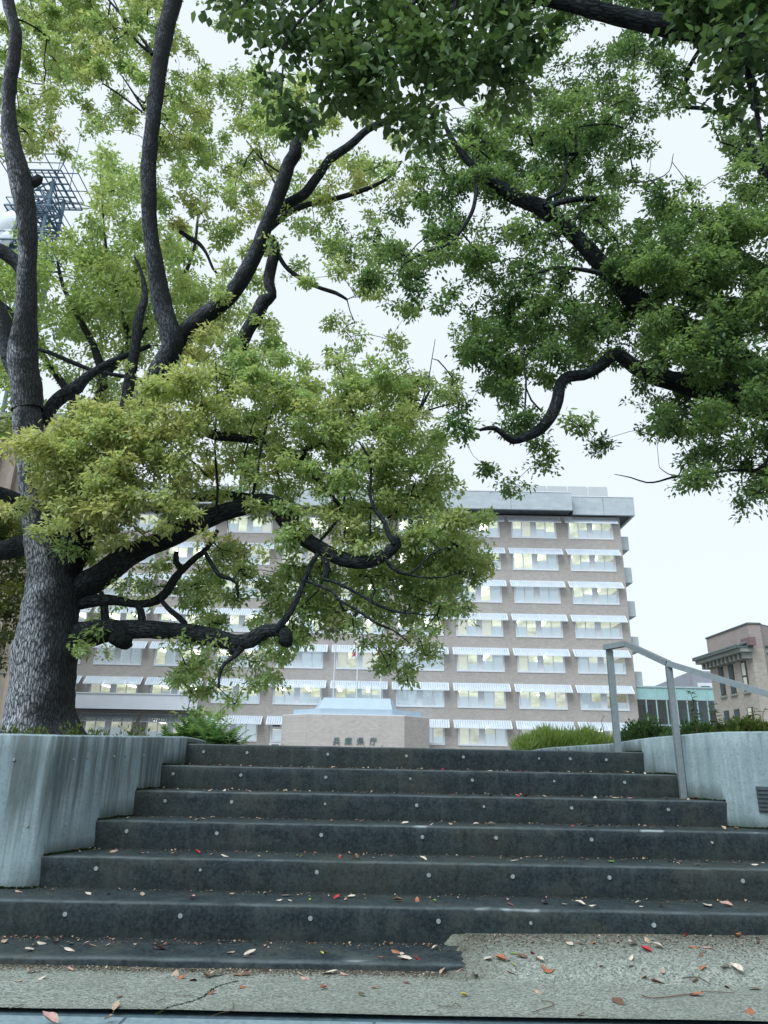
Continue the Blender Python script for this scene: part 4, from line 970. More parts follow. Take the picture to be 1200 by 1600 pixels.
# ---- second tree behind it
YB = 18.0
tb = at(120, 1140, YB); treeB = empty('camphor_tree', (tb.x, YB, 1.1), label='paler background camphor tree filling the gap behind the left trunk', cat='tree'); bn = []
def LB(P, Y=YB, name='limb', seg=10, seed=0, root=None, nodes=None):
    return build_limb(root or treeB, [(x, y, Y, w_) for x, y, w_ in P], name, 'bark_dark', seg, .08, .2, seed, None, bn if nodes is None else nodes)
LB([(72, 1150, 46), (74, 1000, 38), (80, 850, 32), (92, 760, 30), (110, 690, 26), (130, 640, 22)], name='trunk', seed=1)
LB([(128, 680, 20), (160, 610, 16), (150, 550, 12), (125, 500, 9), (100, 450, 7), (90, 410, 4)], seed=2)
LB([(155, 590, 14), (200, 545, 10), (185, 470, 6), (165, 380, 4), (160, 300, 2)], seed=3); LB([(185, 560, 10), (260, 480, 8), (300, 400, 5), (310, 330, 3)], seed=4)
LB([(125, 640, 14), (70, 560, 10), (10, 480, 7), (-60, 440, 4)], seed=5)
GB = ['...3430.', '...5540.', '0014544.', '04666555', '776887572', '7637885863', '6557876666', '6677665400', '6366653000', '5235660000', '4155000000', '1100000000']
crown(treeB, grid_cells(GB, r0=6, pad=(4, 0, 0, 0)), lambda x, y: (YB-1.6, YB+2.4), .14, 22, .28, bn, colours((.29, .42, .18), (.42, .50, .22), .35), 12, boost=2.4, pr=.4)
YC = 16.5
tb = at(-60, 1140, YC); treeC = empty('broadleaf_tree', (tb.x, YC, 1.1), label='dense dark green tree at the left edge beside the trunk', cat='tree'); cn_ = []
build_limb(treeC, [(-60, 1150, YC, 40), (-58, 1050, YC, 34), (-50, 950, YC, 26), (-40, 880, YC, 16), (-20, 830, YC, 8)], 'trunk', 'bark_dark', 10, .08, .2, 5, None, cn_)
crown(treeC, grid_cells(['60', '81', '91', '91', '91', '81', '30'], r0=19, pad=(5, 0, 0, 0)), lambda x, y: (YC-1, YC+1.5), .11, 24, .28, cn_, colours((.05, .085, .022), (.12, .14, .035), .3), 13, boost=2)

# ---- tree on the right
YR = 11.0
tb = Vector((9.2, 11.2, 1.1)); treeR = empty('camphor_tree', tb, label='dark green camphor tree reaching in from the right with crooked limbs', cat='tree'); rn = []
def LR(P, Y=YR, name='limb', seg=12, seed=0, dY=0, rough=.08):
    return build_limb(treeR, [(x, y, Y+dY*i/max(1, len(P)-1), w_) for i, (x, y, w_) in enumerate(P)], name, 'bark_dark', seg, rough, .1, seed, None, rn)
me, c_, r_ = limb_mesh([(9.2, 11.2, .9), (9.15, 11.2, 2.5), (9.1, 11.1, 4.6), (9.3, 11.1, 7), (9.8, 11, 9.5), (10, 11, 12)], [.75, .55, .48, .4, .28, .15], .12, 24, .08, 8, 'bark_grey', half)
o = link('trunk', me); o.parent = treeR; o.matrix_parent_inverse = Matrix.Translation(-treeR.location); rn += [(p.x, p.y, p.z, r) for p, r in zip(c_, r_)][8:]
LR([(1400, 720, 60), (1310, 670, 52), (1240, 645, 48), (1180, 632, 44), (1120, 612, 38), (1070, 600, 33), (1020, 587, 27), (990, 572, 23), (970, 556, 20), (955, 556, 20), (938, 572, 18), (912, 586, 18), (890, 588, 18), (876, 600, 18), (871, 625, 18), (862, 648, 18), (845, 670, 17), (820, 683, 15), (802, 688, 14), (788, 680, 10), (775, 670, 8), (762, 669, 7), (750, 672, 5)], seed=101, dY=-1.2, seg=16)
LR([(1400, 700, 46), (1300, 640, 42), (1200, 590, 40), (1120, 540, 38), (1050, 505, 36), (1000, 475, 34), (965, 440, 30), (935, 408, 26), (905, 375, 24), (872, 345, 24), (840, 322, 24), (805, 308, 22), (775, 288, 18), (748, 268, 13), (722, 240, 10), (703, 212, 8), (690, 180, 4)], seed=102, dY=-1.0, seg=16)
LR([(1350, 560, 34), (1240, 460, 28), (1150, 400, 24), (1100, 350, 10), (1085, 320, 3)], seed=103, Y=YR+.6); LR([(1340, 500, 30), (1260, 380, 24), (1200, 280, 16), (1160, 200, 9)], seed=104, Y=YR+.3)
for i, P in enumerate([[(852, 326, 8), (875, 316, 9), (905, 311, 9), (935, 310, 8), (950, 306, 5)], [(850, 320, 5), (858, 308, 6), (875, 301, 6), (882, 288, 5), (884, 265, 4), (888, 240, 2)], [(942, 428, 8), (925, 424, 7), (900, 420, 6), (870, 418, 5), (845, 425, 4), (820, 432, 2)],
                       [(745, 275, 8), (744, 300, 7), (738, 330, 6), (722, 358, 6), (705, 378, 6), (685, 388, 5), (660, 396, 4), (632, 412, 2)], [(722, 365, 3), (735, 380, 3), (745, 392, 3), (748, 402, 2)], [(920, 335, 5), (935, 345, 6), (950, 358, 6), (964, 376, 5)], [(900, 345, 3), (905, 332, 4), (925, 320, 3)],
                       [(865, 365, 3), (878, 380, 3), (880, 400, 2)], [(820, 640, 3), (822, 600, 3), (820, 570, 2.5), (815, 545, 2)], [(845, 641, 3), (830, 625, 3), (822, 605, 2)], [(1180, 735, 6), (1140, 735, 4), (1110, 740, 4), (1080, 743, 3.5), (1050, 746, 3.5), (1030, 752, 3), (1010, 754, 2.5), (985, 746, 2), (960, 741, 1)], [(1070, 744, 2), (1045, 741, 1.5), (1030, 730, 1)],
                       [(1240, 650, 12), (1215, 690, 8), (1195, 725, 6), (1175, 737, 5)], [(988, 285, 2), (1020, 282, 2), (1045, 268, 1.5), (1052, 240, 1)], [(888, 655, 2), (910, 668, 1.5), (930, 676, 1)], [(1040, 500, 6), (1070, 490, 5), (1085, 480, 4)]]): LR(P, seed=110+i, seg=6, Y=YR-.9 if i != 10 else YR-.2)
GR = {0: '', 1: '20:3300330', 2: '19:24324543', 3: '19:26566733322', 4: '18:34588884333', 5: '16:237768998100058', 5.5: '', 6: '16:457768886100058'.replace('100058', '100058'),
      7: '15:1466545563442589', 8: '14:4656644543588689', 9: '13:4763665544479989', 10: '14:6734557743899999', 11: '14:2455037754579989', 12: '18:697779986999', 13: '17:189998788999', 14: '18:5977713789 99',
      15: '18:166562047896', 16: '18:3656200389 85', 17: '19:542050038886', 18: '19:2100000 2866', 19: '27:1410'}
rows = {}
for r, s in GR.items():
    if not s: continue
    c0, ds = s.split(':'); ds = ds.replace(' ', '')
    for i, ch in enumerate(ds):
        if ch != '0' and int(c0)+i < 30: rows[(int(c0)+i, int(r))] = int(ch)
rows[(23, 17)] = 4
for (r, c), v in {(5, 28): 5, (5, 29): 8, (6, 28): 5, (6, 29): 8, (7, 28): 5, (7, 29): 8, (14, 28): 9, (14, 29): 9, (19, 27): 1, (19, 28): 3, (4, 26): 1, (4, 27): 1, (5, 25): 0, (5, 26): 0, (6, 25): 0, (6, 26): 0, (4, 25): 2, (3, 26): 2, (3, 27): 2, (7, 26): 2, (7, 25): 3, (7, 27): 1}.items(): rows[(c, r)] = v
for r in range(-4, 20):
    v = rows.get((29, r))
    for k in range(1, 7):
        if v: rows[(29+k, r)] = v
for c in range(20, 36):
    for r in range(-5, 1): rows[(c, r)] = 5
def YfR(x, y):
    if x > 1000 and y > 300: return YR-1.5, YR+1.5
    if y < 200: return YR-1.4, YR+1.6
    return YR-.95, YR+1.7
crown(treeR, rows, YfR, .088, 24, .16, rn, colours((.085, .17, .075), (.27, .40, .16), .38), 14, boost=2.55, puff=8, pr=.30)
# small hanging sprig and lower sprays placed exactly
crown(treeR, {(0, 0): 1}, lambda x, y: (YR, YR), .08, 1, .1, rn[-3:], colours((.045, .085, .02), (.11, .16, .035), .3), 99) if False else None

# ---- near tree overhead, trunk out of frame on the right
tN = Vector((5.6, 3.9, 1.1)); treeN = empty('camphor_tree', tN, label='near camphor bough with large dark leaves across the top of the view', cat='tree'); nn = []
me, c_, r_ = limb_mesh([(5.6, 3.9, .9), (5.5, 3.95, 2.5), (5.2, 4.0, 4.4), (4.7, 4.2, 6.0)], [.5, .38, .32, .25], .12, 24, .08, 18, 'bark_grey', half)
o = link('trunk', me); o.parent = treeN; o.matrix_parent_inverse = Matrix.Translation(-tN)
def LN(P, Y, name='limb', seg=12, seed=0): return build_limb(treeN, [(x, y, Y, w_) for x, y, w_ in P], name, 'bark_dark', seg, .07, .08, seed, None, nn)
p0 = Vector((4.7, 4.2, 6.0))
me, c_, r_ = limb_mesh([p0, at(1300, 85, 4.5), at(1200, 62, 4.6), at(1130, 52, 4.7), at(1060, 43, 4.8), at(980, 28, 4.9), at(905, 10, 5.0), at(840, -3, 5.05), at(740, -28, 5.1), at(600, -60, 5.1), at(450, -60, 5.0)], [.2, .15, .13, .11, .10, .085, .07, .06, .05, .035, .02], .08, 16, .08, 19, 'bark_dark')
o = link('limb', me); o.parent = treeN; o.matrix_parent_inverse = Matrix.Translation(-tN); nn += [(p.x, p.y, p.z, r) for p, r in zip(c_, r_)]
LN([(1085, 48, 26), (1070, 25, 24), (1055, 0, 24), (1035, -50, 20), (1010, -140, 12)], 4.75, seed=21)
LN([(840, -3, 14), (760, -60, 10), (640, -150, 8), (560, -260, 5)], 5.0, seed=22); LN([(700, -40, 10), (650, 0, 7), (600, 50, 5), (560, 100, 3)], 5.1, seed=23); LN([(560, -60, 8), (500, 0, 6), (450, 60, 4), (440, 150, 2)], 5.0, seed=24)
LN([(1180, 60, 16), (1170, 110, 12), (1180, 160, 8), (1190, 220, 4)], 4.4, seed=25); LN([(720, -30, 8), (700, 60, 5), (690, 130, 3)], 5.2, seed=26); LN([(430, -60, 6), (385, 0, 4), (370, 60, 2)], 5.0, seed=27)
GN = ['8:377888999978 5311134889'.replace(' ', ''), '8:3788899999986510005799', '8:0588999999976532002489', '10:358884893430000489', '11:3542576400000001 37'.replace(' ', ''), '11:1200000000000000211']
cells = {}
for r, s in enumerate(GN):
    c0, ds = s.split(':')
    for i, ch in enumerate(ds):
        if ch != '0' and int(c0)+i < 30: cells[(int(c0)+i, r)] = int(ch)
for (r, c), v in {(0, 27): 8, (0, 28): 9, (0, 29): 9, (1, 26): 4, (1, 27): 7, (1, 28): 9, (1, 29): 9, (2, 26): 3, (2, 27): 7, (2, 28): 9, (2, 29): 9, (3, 26): 0, (3, 27): 1, (3, 28): 5, (3, 29): 9, (4, 28): 1, (4, 29): 5, (5, 27): 0, (5, 28): 0, (4, 26): 0, (4, 27): 0, (5, 29): 2, (2, 22): 2, (2, 23): 2, (2, 24): 2}.items(): cells[(c, r)] = v
for r in range(-7, 5):
    for c in range(3, 38):
        if r < 0 or c > 29:
            if (c, r) not in cells: cells[(c, r)] = 5 if c > 7 else 3
crown(treeN, cells, lambda x, y: (4.1, 4.9) if x > 1060 else (4.7, 6.0), .10, 15, .17, nn, colours((.06, .125, .05), (.20, .31, .12), .33), 15, boost=1.75, near=290, mat='leaf_thick', wide=.68, upbias=.8)

# ------------------------------------------------------------------ shrubs and weeds
def shrub(name, label, x0, x1, ytop, ybot, Y, dens, leaf_len, cols, seed, wide=.5, group=None, up_=.8, nst=9, stems_h=1.0, zb=1.1, cl=.12, lpc=16):
    rg = np.random.default_rng(seed); xc = (x0+x1)/2; b = at(xc, ybot, Y); root = empty(name, (b.x, Y, zb), label=label, cat='plant', group=group)
    W_ = (at(x1, ybot, Y)-at(x0, ybot, Y)).x/2; H = at(xc, ytop, Y).z-zb; nodes = []
    stm = MB()
    for i in range(nst):
        a = rg.uniform(-1, 1); bx = b.x+a*W_*.5; q = Vector((b.x+a*W_*.95, Y+rg.uniform(-.4, .4)*W_, zb+H*rg.uniform(.55, 1)*(1-.35*abs(a))))
        p = Vector((bx, Y, zb-.02)); stm.tube(p, q, .008, .003, 5)
        for t in np.linspace(.2, 1, 7): s = p.lerp(q, t); nodes.append((s.x, s.y, s.z, .004))
    kid('stem', stm.mesh('stem'), 'twig_brown', root)
    n = dens; a = rg.uniform(-1, 1, n); hgt = rg.random(n)**.8; prof = (1-.55*abs(a)**2.2)
    lump = np.array([.72+.5*noise.noise(Vector((float(v)*3.1, seed, 0))) for v in a])
    CL = np.c_[b.x+a*W_, Y+rg.uniform(-.5, .5, n)*min(W_, 1.2), zb+H*hgt*prof*np.clip(lump, .4, 1.05)]
    nl = rg.poisson(lpc, n); ci = np.repeat(np.arange(n), nl); m_ = len(ci)
    off = rg.normal(0, 1, (m_, 3)); off /= np.linalg.norm(off, axis=1)[:, None]; ax = off.copy(); ax[:, 2] += up_; ax /= np.linalg.norm(ax, axis=1)[:, None]
    off *= (rg.random(m_)**.5*cl)[:, None]; ctr = CL[ci]+off; nr = rg.normal(0, .7, (m_, 3)); nr[:, 2] += .7; nr -= ax*(nr*ax).sum(1)[:, None]; nr /= np.linalg.norm(nr, axis=1)[:, None]
    sd_ = np.cross(ax, nr); ln = (leaf_len*rg.uniform(.6, 1.3, m_))[:, None]; hw_ = ln*wide*.5
    V = np.stack([ctr, ctr+ax*ln*.45+sd_*hw_, ctr+ax*ln-nr*ln*.12, ctr+ax*ln*.45-sd_*hw_], 1); V[:, :, 2] = np.maximum(V[:, :, 2], zb-.03)
    o_ = (np.arange(m_)*4)[:, None]; Ft = np.concatenate([o_+np.array((0, 1, 2)), o_+np.array((0, 2, 3))], 0)
    col = cols(rg, np.zeros((m_, 2)), ci, n, off); f_ = kid('foliage', npmesh('foliage', V.reshape(-1, 3), Ft, 'leaf', cols=np.repeat(col, 4, 0)), None, root); f_['kind'] = 'stuff'
    return root
def fern(name, label, x, y, Y, n, L, cols, seed, zb=1.1, wid=.05, spread=1.0):
    rg = np.random.default_rng(seed); b = at(x, y, Y); root = empty(name, (b.x, Y, zb), label=label, cat='plant')
    for i in range(n):
        a = rg.uniform(0, 2*pi); el = rg.uniform(.35, 1.35); ll = L*rg.uniform(.7, 1.15); Vs = []; Fs = []; V0 = Vector((b.x+rg.normal(0, .08*spread), Y+rg.normal(0, .06), zb))
        d = Vector((math.cos(a)*math.cos(el), math.sin(a)*math.cos(el), math.sin(el))); p = V0.copy(); K = 11; sdv = Vector((-math.sin(a), math.cos(a), 0)); sc = []
        for j in range(K):
            t = j/(K-1); d = (d+Vector((0, 0, -.085-.05*rg.random()))).normalized(); p2 = p+d*ll/K; wv = wid*math.sin(pi*min(1, t*.85+.12))*1.6
            for s in (-1, 1):
                tip = p+sdv*s*wv+d*wv*.7+Vector((0, 0, .012*rg.random())); n0 = len(Vs); Vs += [tuple(p), tuple(p2), tuple(p2.lerp(tip, .9)), tuple(tip)]; Fs.append((n0, n0+1, n0+2, n0+3))
            p = p2
        c = cols(rg, np.zeros((1, 2)), np.array([0]), 1, None)[0]; cc = np.tile(c, (len(Vs), 1))*np.linspace(.8, 1.2, len(Vs))[:, None]
        kid('frond', npmesh('frond', np.array(Vs), np.array(Fs), 'leaf', cols=cc), None, root)
    return root
bright = colours((.07, .16, .055), (.15, .26, .085), .4); yg = colours((.19, .32, .09), (.34, .42, .13), .4); dk = colours((.045, .10, .04), (.10, .17, .06), .4); wd = colours((.06, .11, .03), (.14, .20, .05), .4)
for i, (x, sz, seed, lab) in enumerate(((285, .34, 1, 'leftmost bright green fern clump on the left wall'), (318, .40, 2, 'tallest bright green fern clump, middle one on the left wall'), (345, .32, 3, 'small bright green fern clump nearest the top step'))):
    fern('fern', lab, x, 1150, 7.3, 60, sz*.95, bright, seed, zb=1.13, wid=.036, spread=1.3)
shrub('grass_bush', 'bright yellow green feathery bush behind the top step', 812, 962, 1139, 1168, 10.2, 420, .10, yg, 31, .10, up_=1.7, cl=.10, lpc=26, zb=1.15)
shrub('juniper_shrub', 'dense dark green juniper between the two handrail posts', 975, 1048, 1121, 1160, 9.0, 330, .05, dk, 32, .4, zb=1.17, cl=.10, lpc=24)
shrub('juniper_shrub', 'darkest low juniper mound just right of the second handrail post', 1040, 1130, 1126, 1156, 8.6, 330, .05, dk, 33, .4, zb=1.17, cl=.10, lpc=24)
shrub('bushy_plant', 'leafy green bush below the old brick hall behind the right wall', 1120, 1215, 1117, 1148, 8.2, 260, .06, wd, 34, .5, zb=1.17, cl=.10, lpc=18)
shrub('juniper_shrub', 'low dark shrub beyond the right edge behind the wall', 1205, 1330, 1112, 1146, 7.8, 260, .05, dk, 35, .4, zb=1.17, cl=.1, lpc=20)
def sprig(label, pts, Y, seed, lf=.06, cols=wd, zb=1.15, nl=16):
    rg = np.random.default_rng(seed); P = [at(x, y, Y) for x, y in pts]; P[0].z = zb; cat, _ = catmull(P, [1]*len(P), .02); root = empty('sapling', (P[0].x, Y, zb), label=label, cat='plant')
    m = MB()
    for i in range(len(cat)-1): t = i/len(cat); m.tube(cat[i], cat[i+1], .006*(1-t)+.002, .006*(1-t)+.0018, 5)
    kid('stem', m.mesh('stem'), 'twig_brown', root)
    for i in range(nl):
        p = cat[int((.25+.75*rg.random())*(len(cat)-1))]; a = rg.uniform(0, 2*pi); d = Vector((math.cos(a), math.sin(a), rg.uniform(-.2, .6))).normalized(); s = d.cross(Vector((0, 0, 1))).normalized(); l = lf*rg.uniform(.7, 1.3)
        c = cols(rg, np.zeros((1, 2)), np.array([0]), 1, None)[0]
        V = np.array([p, p+d*l*.5+s*l*.25, p+d*l-Vector((0, 0, .2*l)), p+d*l*.5-s*l*.25]); kid('leaf', npmesh('leaf', V, np.array([(0, 1, 2, 3)]), 'leaf', cols=np.tile(c, (4, 1))), None, root)
sprig('tall thin dark leafed sapling right of the second handrail post', [(1090, 1150), (1086, 1120), (1083, 1095), (1078, 1080)], 8.0, 1, cols=dk, nl=60, lf=.075)
sprig('arching sapling with pointed leaves rising before the brick hall', [(1165, 1145), (1172, 1125), (1180, 1112), (1176, 1104)], 7.6, 2, nl=44, lf=.075)
sprig('thin sapling leaning left beside the glass link building', [(1128, 1150), (1120, 1125), (1112, 1108), (1120, 1098)], 8.2, 3, cols=dk, nl=44, lf=.075)
sprig('bare wispy twig plant left of the first handrail post', [(944, 1160), (943, 1140), (940, 1127), (945, 1118)], 9, 4, nl=5, lf=.03)
sprig('sparse stem with tiny leaves at the right edge', [(1195, 1140), (1192, 1120), (1197, 1105)], 7.0, 5, nl=10)
for i, (xa, xb, yt, lab) in enumerate(((98, 132, 1124, 'tuft of weeds against the right side of the camphor trunk'), (30, 70, 1128, 'faint low weeds in front of the camphor trunk'), (136, 170, 1133, 'low weeds on the left wall below the white marquee'), (188, 235, 1126, 'wispy weeds on the left wall left of the ferns'), (0, 28, 1134, 'small weeds at the left edge on top of the wall'))):
    shrub('weed', lab, xa, xb, yt, 1146, 8.6, 34, .055, wd, 60+i, .4, nst=5, zb=1.1, cl=.07, lpc=8)

# ------------------------------------------------------------------ fallen leaves and twigs
def leafmesh(seed, mat, long=1.0):
    rg = np.random.default_rng(seed); V = []; Fx = []; K = 6; curl = rg.uniform(-.9, 1.6); tw = rg.uniform(-.5, .5)
    for i in range(K):
        t = i/(K-1); w_ = .24*math.sin(pi*(t**.85))**.8/long+.004
        for j in (-1, -.4, .4, 1):
            yv = w_*j; z = .30*curl*(j*w_/.24)**2*.6+.16*curl*(t-.5)**2*2+tw*j*w_*(t-.5)+.02; V.append((t-.5, yv, z))
    V = np.array(V)
    for i in range(K-1):
        for j in range(3): n = i*4+j; Fx.append((n, n+1, n+5, n+4))
    n = len(V); V = np.r_[V, [(-.5, -.008, .02), (-.5, .008, .02), (-.78, .01, .05), (-.78, -.004, .05)]]; Fx.append((n, n+1, n+2, n+3))
    return npmesh('fallen_leaf', V, np.array(Fx), 'dry_'+mat, smooth=True)
LMESH = {(m_, v): leafmesh(hash_, m_, lo) for m_ in ('tan', 'cream', 'brown', 'red', 'orange', 'pink', 'yellow', 'green') for v, (hash_, lo) in enumerate(((1, 1.), (2, 1.25), (3, .9), (4, 1.1)))}
ords = {1: 'lowest', 2: 'second', 3: 'third', 4: 'fourth', 5: 'fifth', 6: 'sixth', 7: 'topmost'}
words = {'tan': 'tan', 'cream': 'pale cream', 'brown': 'dark brown', 'red': 'bright red', 'orange': 'rusty orange', 'pink': 'pinkish', 'yellow': 'yellow', 'green': 'fresh green'}
spots = []      # (surface, pixel x, forward fraction 0 rear..1 nose, colour, size)
def add(k, lst):
    for x, f_, c, s in lst: spots.append((k, x, f_, c, s))
add(1, [(6, .3, 'tan', 1), (45, .75, 'cream', 1.2), (65, .3, 'cream', .9), (52, .45, 'tan', .6), (108, .7, 'cream', 1.1), (110, .3, 'tan', .9), (135, .35, 'pink', .7), (145, .4, 'tan', .8), (168, .4, 'cream', .5), (190, .15, 'yellow', .6), (250, .55, 'orange', 1.3), (360, .65, 'tan', 1.1), (390, .7, 'cream', 1.1), (386, .9, 'cream', .8), (508, .5, 'brown', .6), (503, .6, 'yellow', .5), (595, .75, 'brown', .7), (620, .45, 'orange', 1.1), (628, .6, 'cream', .8), (632, .85, 'cream', 1.3), (653, .8, 'red', 1), (680, .2, 'cream', .8)])
add(2, [(30, .35, 'tan', 1), (130, .1, 'tan', .8), (137, .5, 'cream', .9), (222, .45, 'tan', 1), (300, .7, 'pink', 1), (362, .2, 'tan', .8), (415, .2, 'brown', .6), (447, .25, 'pink', 1.1), (436, .7, 'cream', .7), (453, .7, 'cream', .7), (484, .3, 'green', .5), (484, .6, 'green', .5), (526, .35, 'red', 1.2), (549, .25, 'cream', .9), (540, .5, 'pink', .6), (620, .6, 'brown', 1.1), (652, .5, 'orange', 1.1), (679, .55, 'green', .5), (798, .7, 'brown', 1.1), (851, .5, 'pink', 1.2), (882, .6, 'cream', .9), (907, .6, 'cream', 1.1), (926, .65, 'cream', .7), (998, .4, 'cream', .8), (1002, .7, 'cream', .5), (1033, .6, 'pink', 1.2), (1105, .5, 'cream', 1.5), (1135, .45, 'pink', 1.3), (935, .85, 'brown', .6)])
add(3, [(122, .3, 'tan', .8), (178, .35, 'tan', 1), (219, .6, 'pink', .8), (231, .5, 'tan', .7), (273, .7, 'tan', 1), (307, .35, 'red', 1.3), (330, .5, 'pink', .9), (352, .7, 'cream', 1.1), (404, .7, 'tan', .5), (463, .5, 'yellow', .5), (471, .5, 'yellow', .5), (530, .5, 'red', .8), (556, .7, 'brown', 1.2), (584, .6, 'cream', .5), (661, .7, 'cream', .9), (805, .6, 'cream', 1.1), (645, .3, 'tan', .5), (882, .6, 'green', .5), (955, .45, 'green', 1.5), (975, .5, 'tan', .8), (1060, .5, 'tan', .9), (1150, .4, 'pink', 1), (1090, .7, 'tan', .7), (1180, .5, 'cream', .8)])
add(4, [(185, .5, 'tan', .6), (200, .4, 'tan', .7), (308, .6, 'cream', 1.1), (318, .4, 'tan', .8), (422, .5, 'brown', .8), (565, .5, 'pink', .7), (570, .7, 'cream', .7), (590, .5, 'pink', .6), (633, .6, 'cream', 1), (655, .6, 'tan', .9), (674, .7, 'tan', .7), (704, .7, 'tan', .9), (744, .6, 'cream', .7), (769, .6, 'cream', 1.1), (763, .8, 'brown', .8), (860, .4, 'tan', .7), (895, .6, 'red', 1), (923, .5, 'pink', 1.3), (1010, .6, 'tan', .9), (1036, .6, 'orange', 1), (1058, .5, 'tan', .8), (1131, .6, 'tan', 1.1), (1150, .7, 'brown', .9), (965, .6, 'tan', .6)])
add(5, [(225, .5, 'cream', .7), (328, .6, 'tan', .6), (350, .5, 'cream', .6), (391, .7, 'pink', .7), (560, .6, 'tan', .9), (569, .5, 'cream', 1), (576, .7, 'brown', .7), (706, .6, 'red', .8), (760, .6, 'cream', 1.3), (768, .7, 'pink', .9), (810, .6, 'red', .9), (822, .6, 'orange', 1), (850, .6, 'tan', .9), (930, .6, 'cream', .9), (962, .6, 'tan', 1.1), (985, .6, 'pink', .8), (1043, .5, 'cream', 1), (1088, .6, 'red', 1.1), (1097, .5, 'tan', .9), (1076, .6, 'tan', .8)])
add(6, [(285, .5, 'tan', .6), (426, .7, 'cream', .8), (520, .7, 'tan', .7), (566, .6, 'tan', .8), (575, .6, 'cream', .6), (675, .6, 'brown', .5), (692, .7, 'red', .9), (732, .6, 'cream', .6), (766, .7, 'tan', .8), (812, .7, 'red', .9), (841, .7, 'cream', 1), (885, .7, 'cream', 1), (978, .6, 'tan', 1), (1008, .6, 'cream', .8), (950, .5, 'brown', .6)])
add(7, [(349, .97, 'tan', .9), (442, .97, 'brown', .6), (598, .97, 'tan', .6), (873, .97, 'brown', .6), (1000, .9, 'tan', .8), (570, .97, 'orange', .7)])
cnts = {}
todo = []
for k, x, f_, c, s in spots:
    Y = DK(k)+T_*(1-f_)*.82+.02
    if k == 7: Y = DK(7)+.02+(1-f_)*.5
    p = at(x, 1300, Y); z = k*R_; zc = Y*cp+(z-EYE)*sp; u = (x-600)/F*zc; vv = (-(z-EYE)*cp+Y*sp); X = u+vv*sr  # undo roll
    todo.append((k, Vector((X, Y, z+.004)), c, s))
for x, y, c, s in ((53, 1512, 'cream', 1), (65, 1521, 'cream', .9), (110, 1508, 'pink', .9), (272, 1515, 'tan', 1.4), (283, 1520, 'orange', 1), (302, 1522, 'cream', 1.2), (322, 1519, 'brown', 1.2), (337, 1517, 'cream', 1.3), (372, 1516, 'orange', 1.1), (385, 1516, 'brown', .9), (382, 1535, 'orange', 1.1), (330, 1545, 'brown', .9), (470, 1515, 'tan', .9), (477, 1521, 'pink', .9), (515, 1514, 'cream', 1.3), (540, 1515, 'pink', 1.1), (505, 1537, 'orange', .9), (565, 1547, 'tan', .8), (585, 1535, 'orange', .7), (182, 1565, 'tan', 1), (188, 1550, 'brown', .7), (172, 1583, 'tan', .9), (78, 1586, 'pink', 1.4), (30, 1525, 'tan', .6),
                   (710, 1502, 'pink', .9), (691, 1510, 'tan', .8), (635, 1528, 'brown', .8), (760, 1490, 'cream', 1.4), (783, 1492, 'orange', 1.4), (805, 1483, 'green', 1), (814, 1487, 'brown', 1.1), (833, 1482, 'red', 1), (843, 1493, 'cream', 1.2), (850, 1500, 'orange', .9), (742, 1505, 'brown', 1), (798, 1502, 'tan', .9), (858, 1521, 'orange', 1.2), (803, 1518, 'yellow', .8), (842, 1542, 'tan', .9), (724, 1548, 'yellow', .9), (891, 1472, 'cream', 1), (907, 1471, 'brown', .9), (925, 1470, 'orange', 1), (938, 1498, 'pink', .9), (988, 1472, 'cream', 1.3), (1014, 1468, 'tan', 1.2), (1008, 1478, 'red', 1.3), (1027, 1475, 'cream', 1.3), (985, 1486, 'cream', 1.1), (1003, 1505, 'orange', .9), (1025, 1510, 'orange', 1.1), (985, 1497, 'pink', .8), (1034, 1500, 'tan', 1), (1083, 1475, 'orange', 1), (1094, 1484, 'brown', .9), (1104, 1476, 'pink', .9), (1148, 1460, 'orange', 1.1), (1132, 1499, 'cream', 1.2), (1150, 1500, 'cream', 1.3), (1097, 1523, 'orange', 1.1), (1086, 1529, 'brown', .9), (1136, 1535, 'orange', .8), (1178, 1538, 'tan', 1), (1088, 1547, 'orange', 1.2), (1168, 1573, 'orange', 1.4), (966, 1558, 'brown', 1.2), (906, 1577, 'brown', .7), (1080, 1598, 'pink', 1.3), (1065, 1460, 'red', .8), (1185, 1470, 'tan', .9)):
    d = ray(x, y); p = atz(x, y, GZ+.02)
    if p.y > DK(1)-.02 and p.x > .3: p = atz(x, y, ground_h(p.x, min(p.y, DK(2)-.02)))
    p.y = min(p.y, DK(2)-.03) if p.x > .45 else min(p.y, DK(1)-.02)
    if p.y < gy0: p.z = GZ; todo.append((-1, Vector((p.x, p.y, GZ+.002)), c, s))
    else: todo.append((0, Vector((p.x, p.y, ground_h(p.x, p.y)+.003)), c, s))
todo.sort(key=lambda a: (a[0], a[1].x))
tot = {}
for k, p, c, s in todo: tot[(k, c)] = tot.get((k, c), 0)+1
nthw = ['first', 'second', 'third', 'fourth', 'fifth', 'sixth', 'seventh', 'eighth', 'ninth', 'tenth', 'eleventh', 'twelfth', 'thirteenth', 'fourteenth', 'fifteenth', 'sixteenth', 'seventeenth', 'eighteenth', 'nineteenth', 'twentieth']
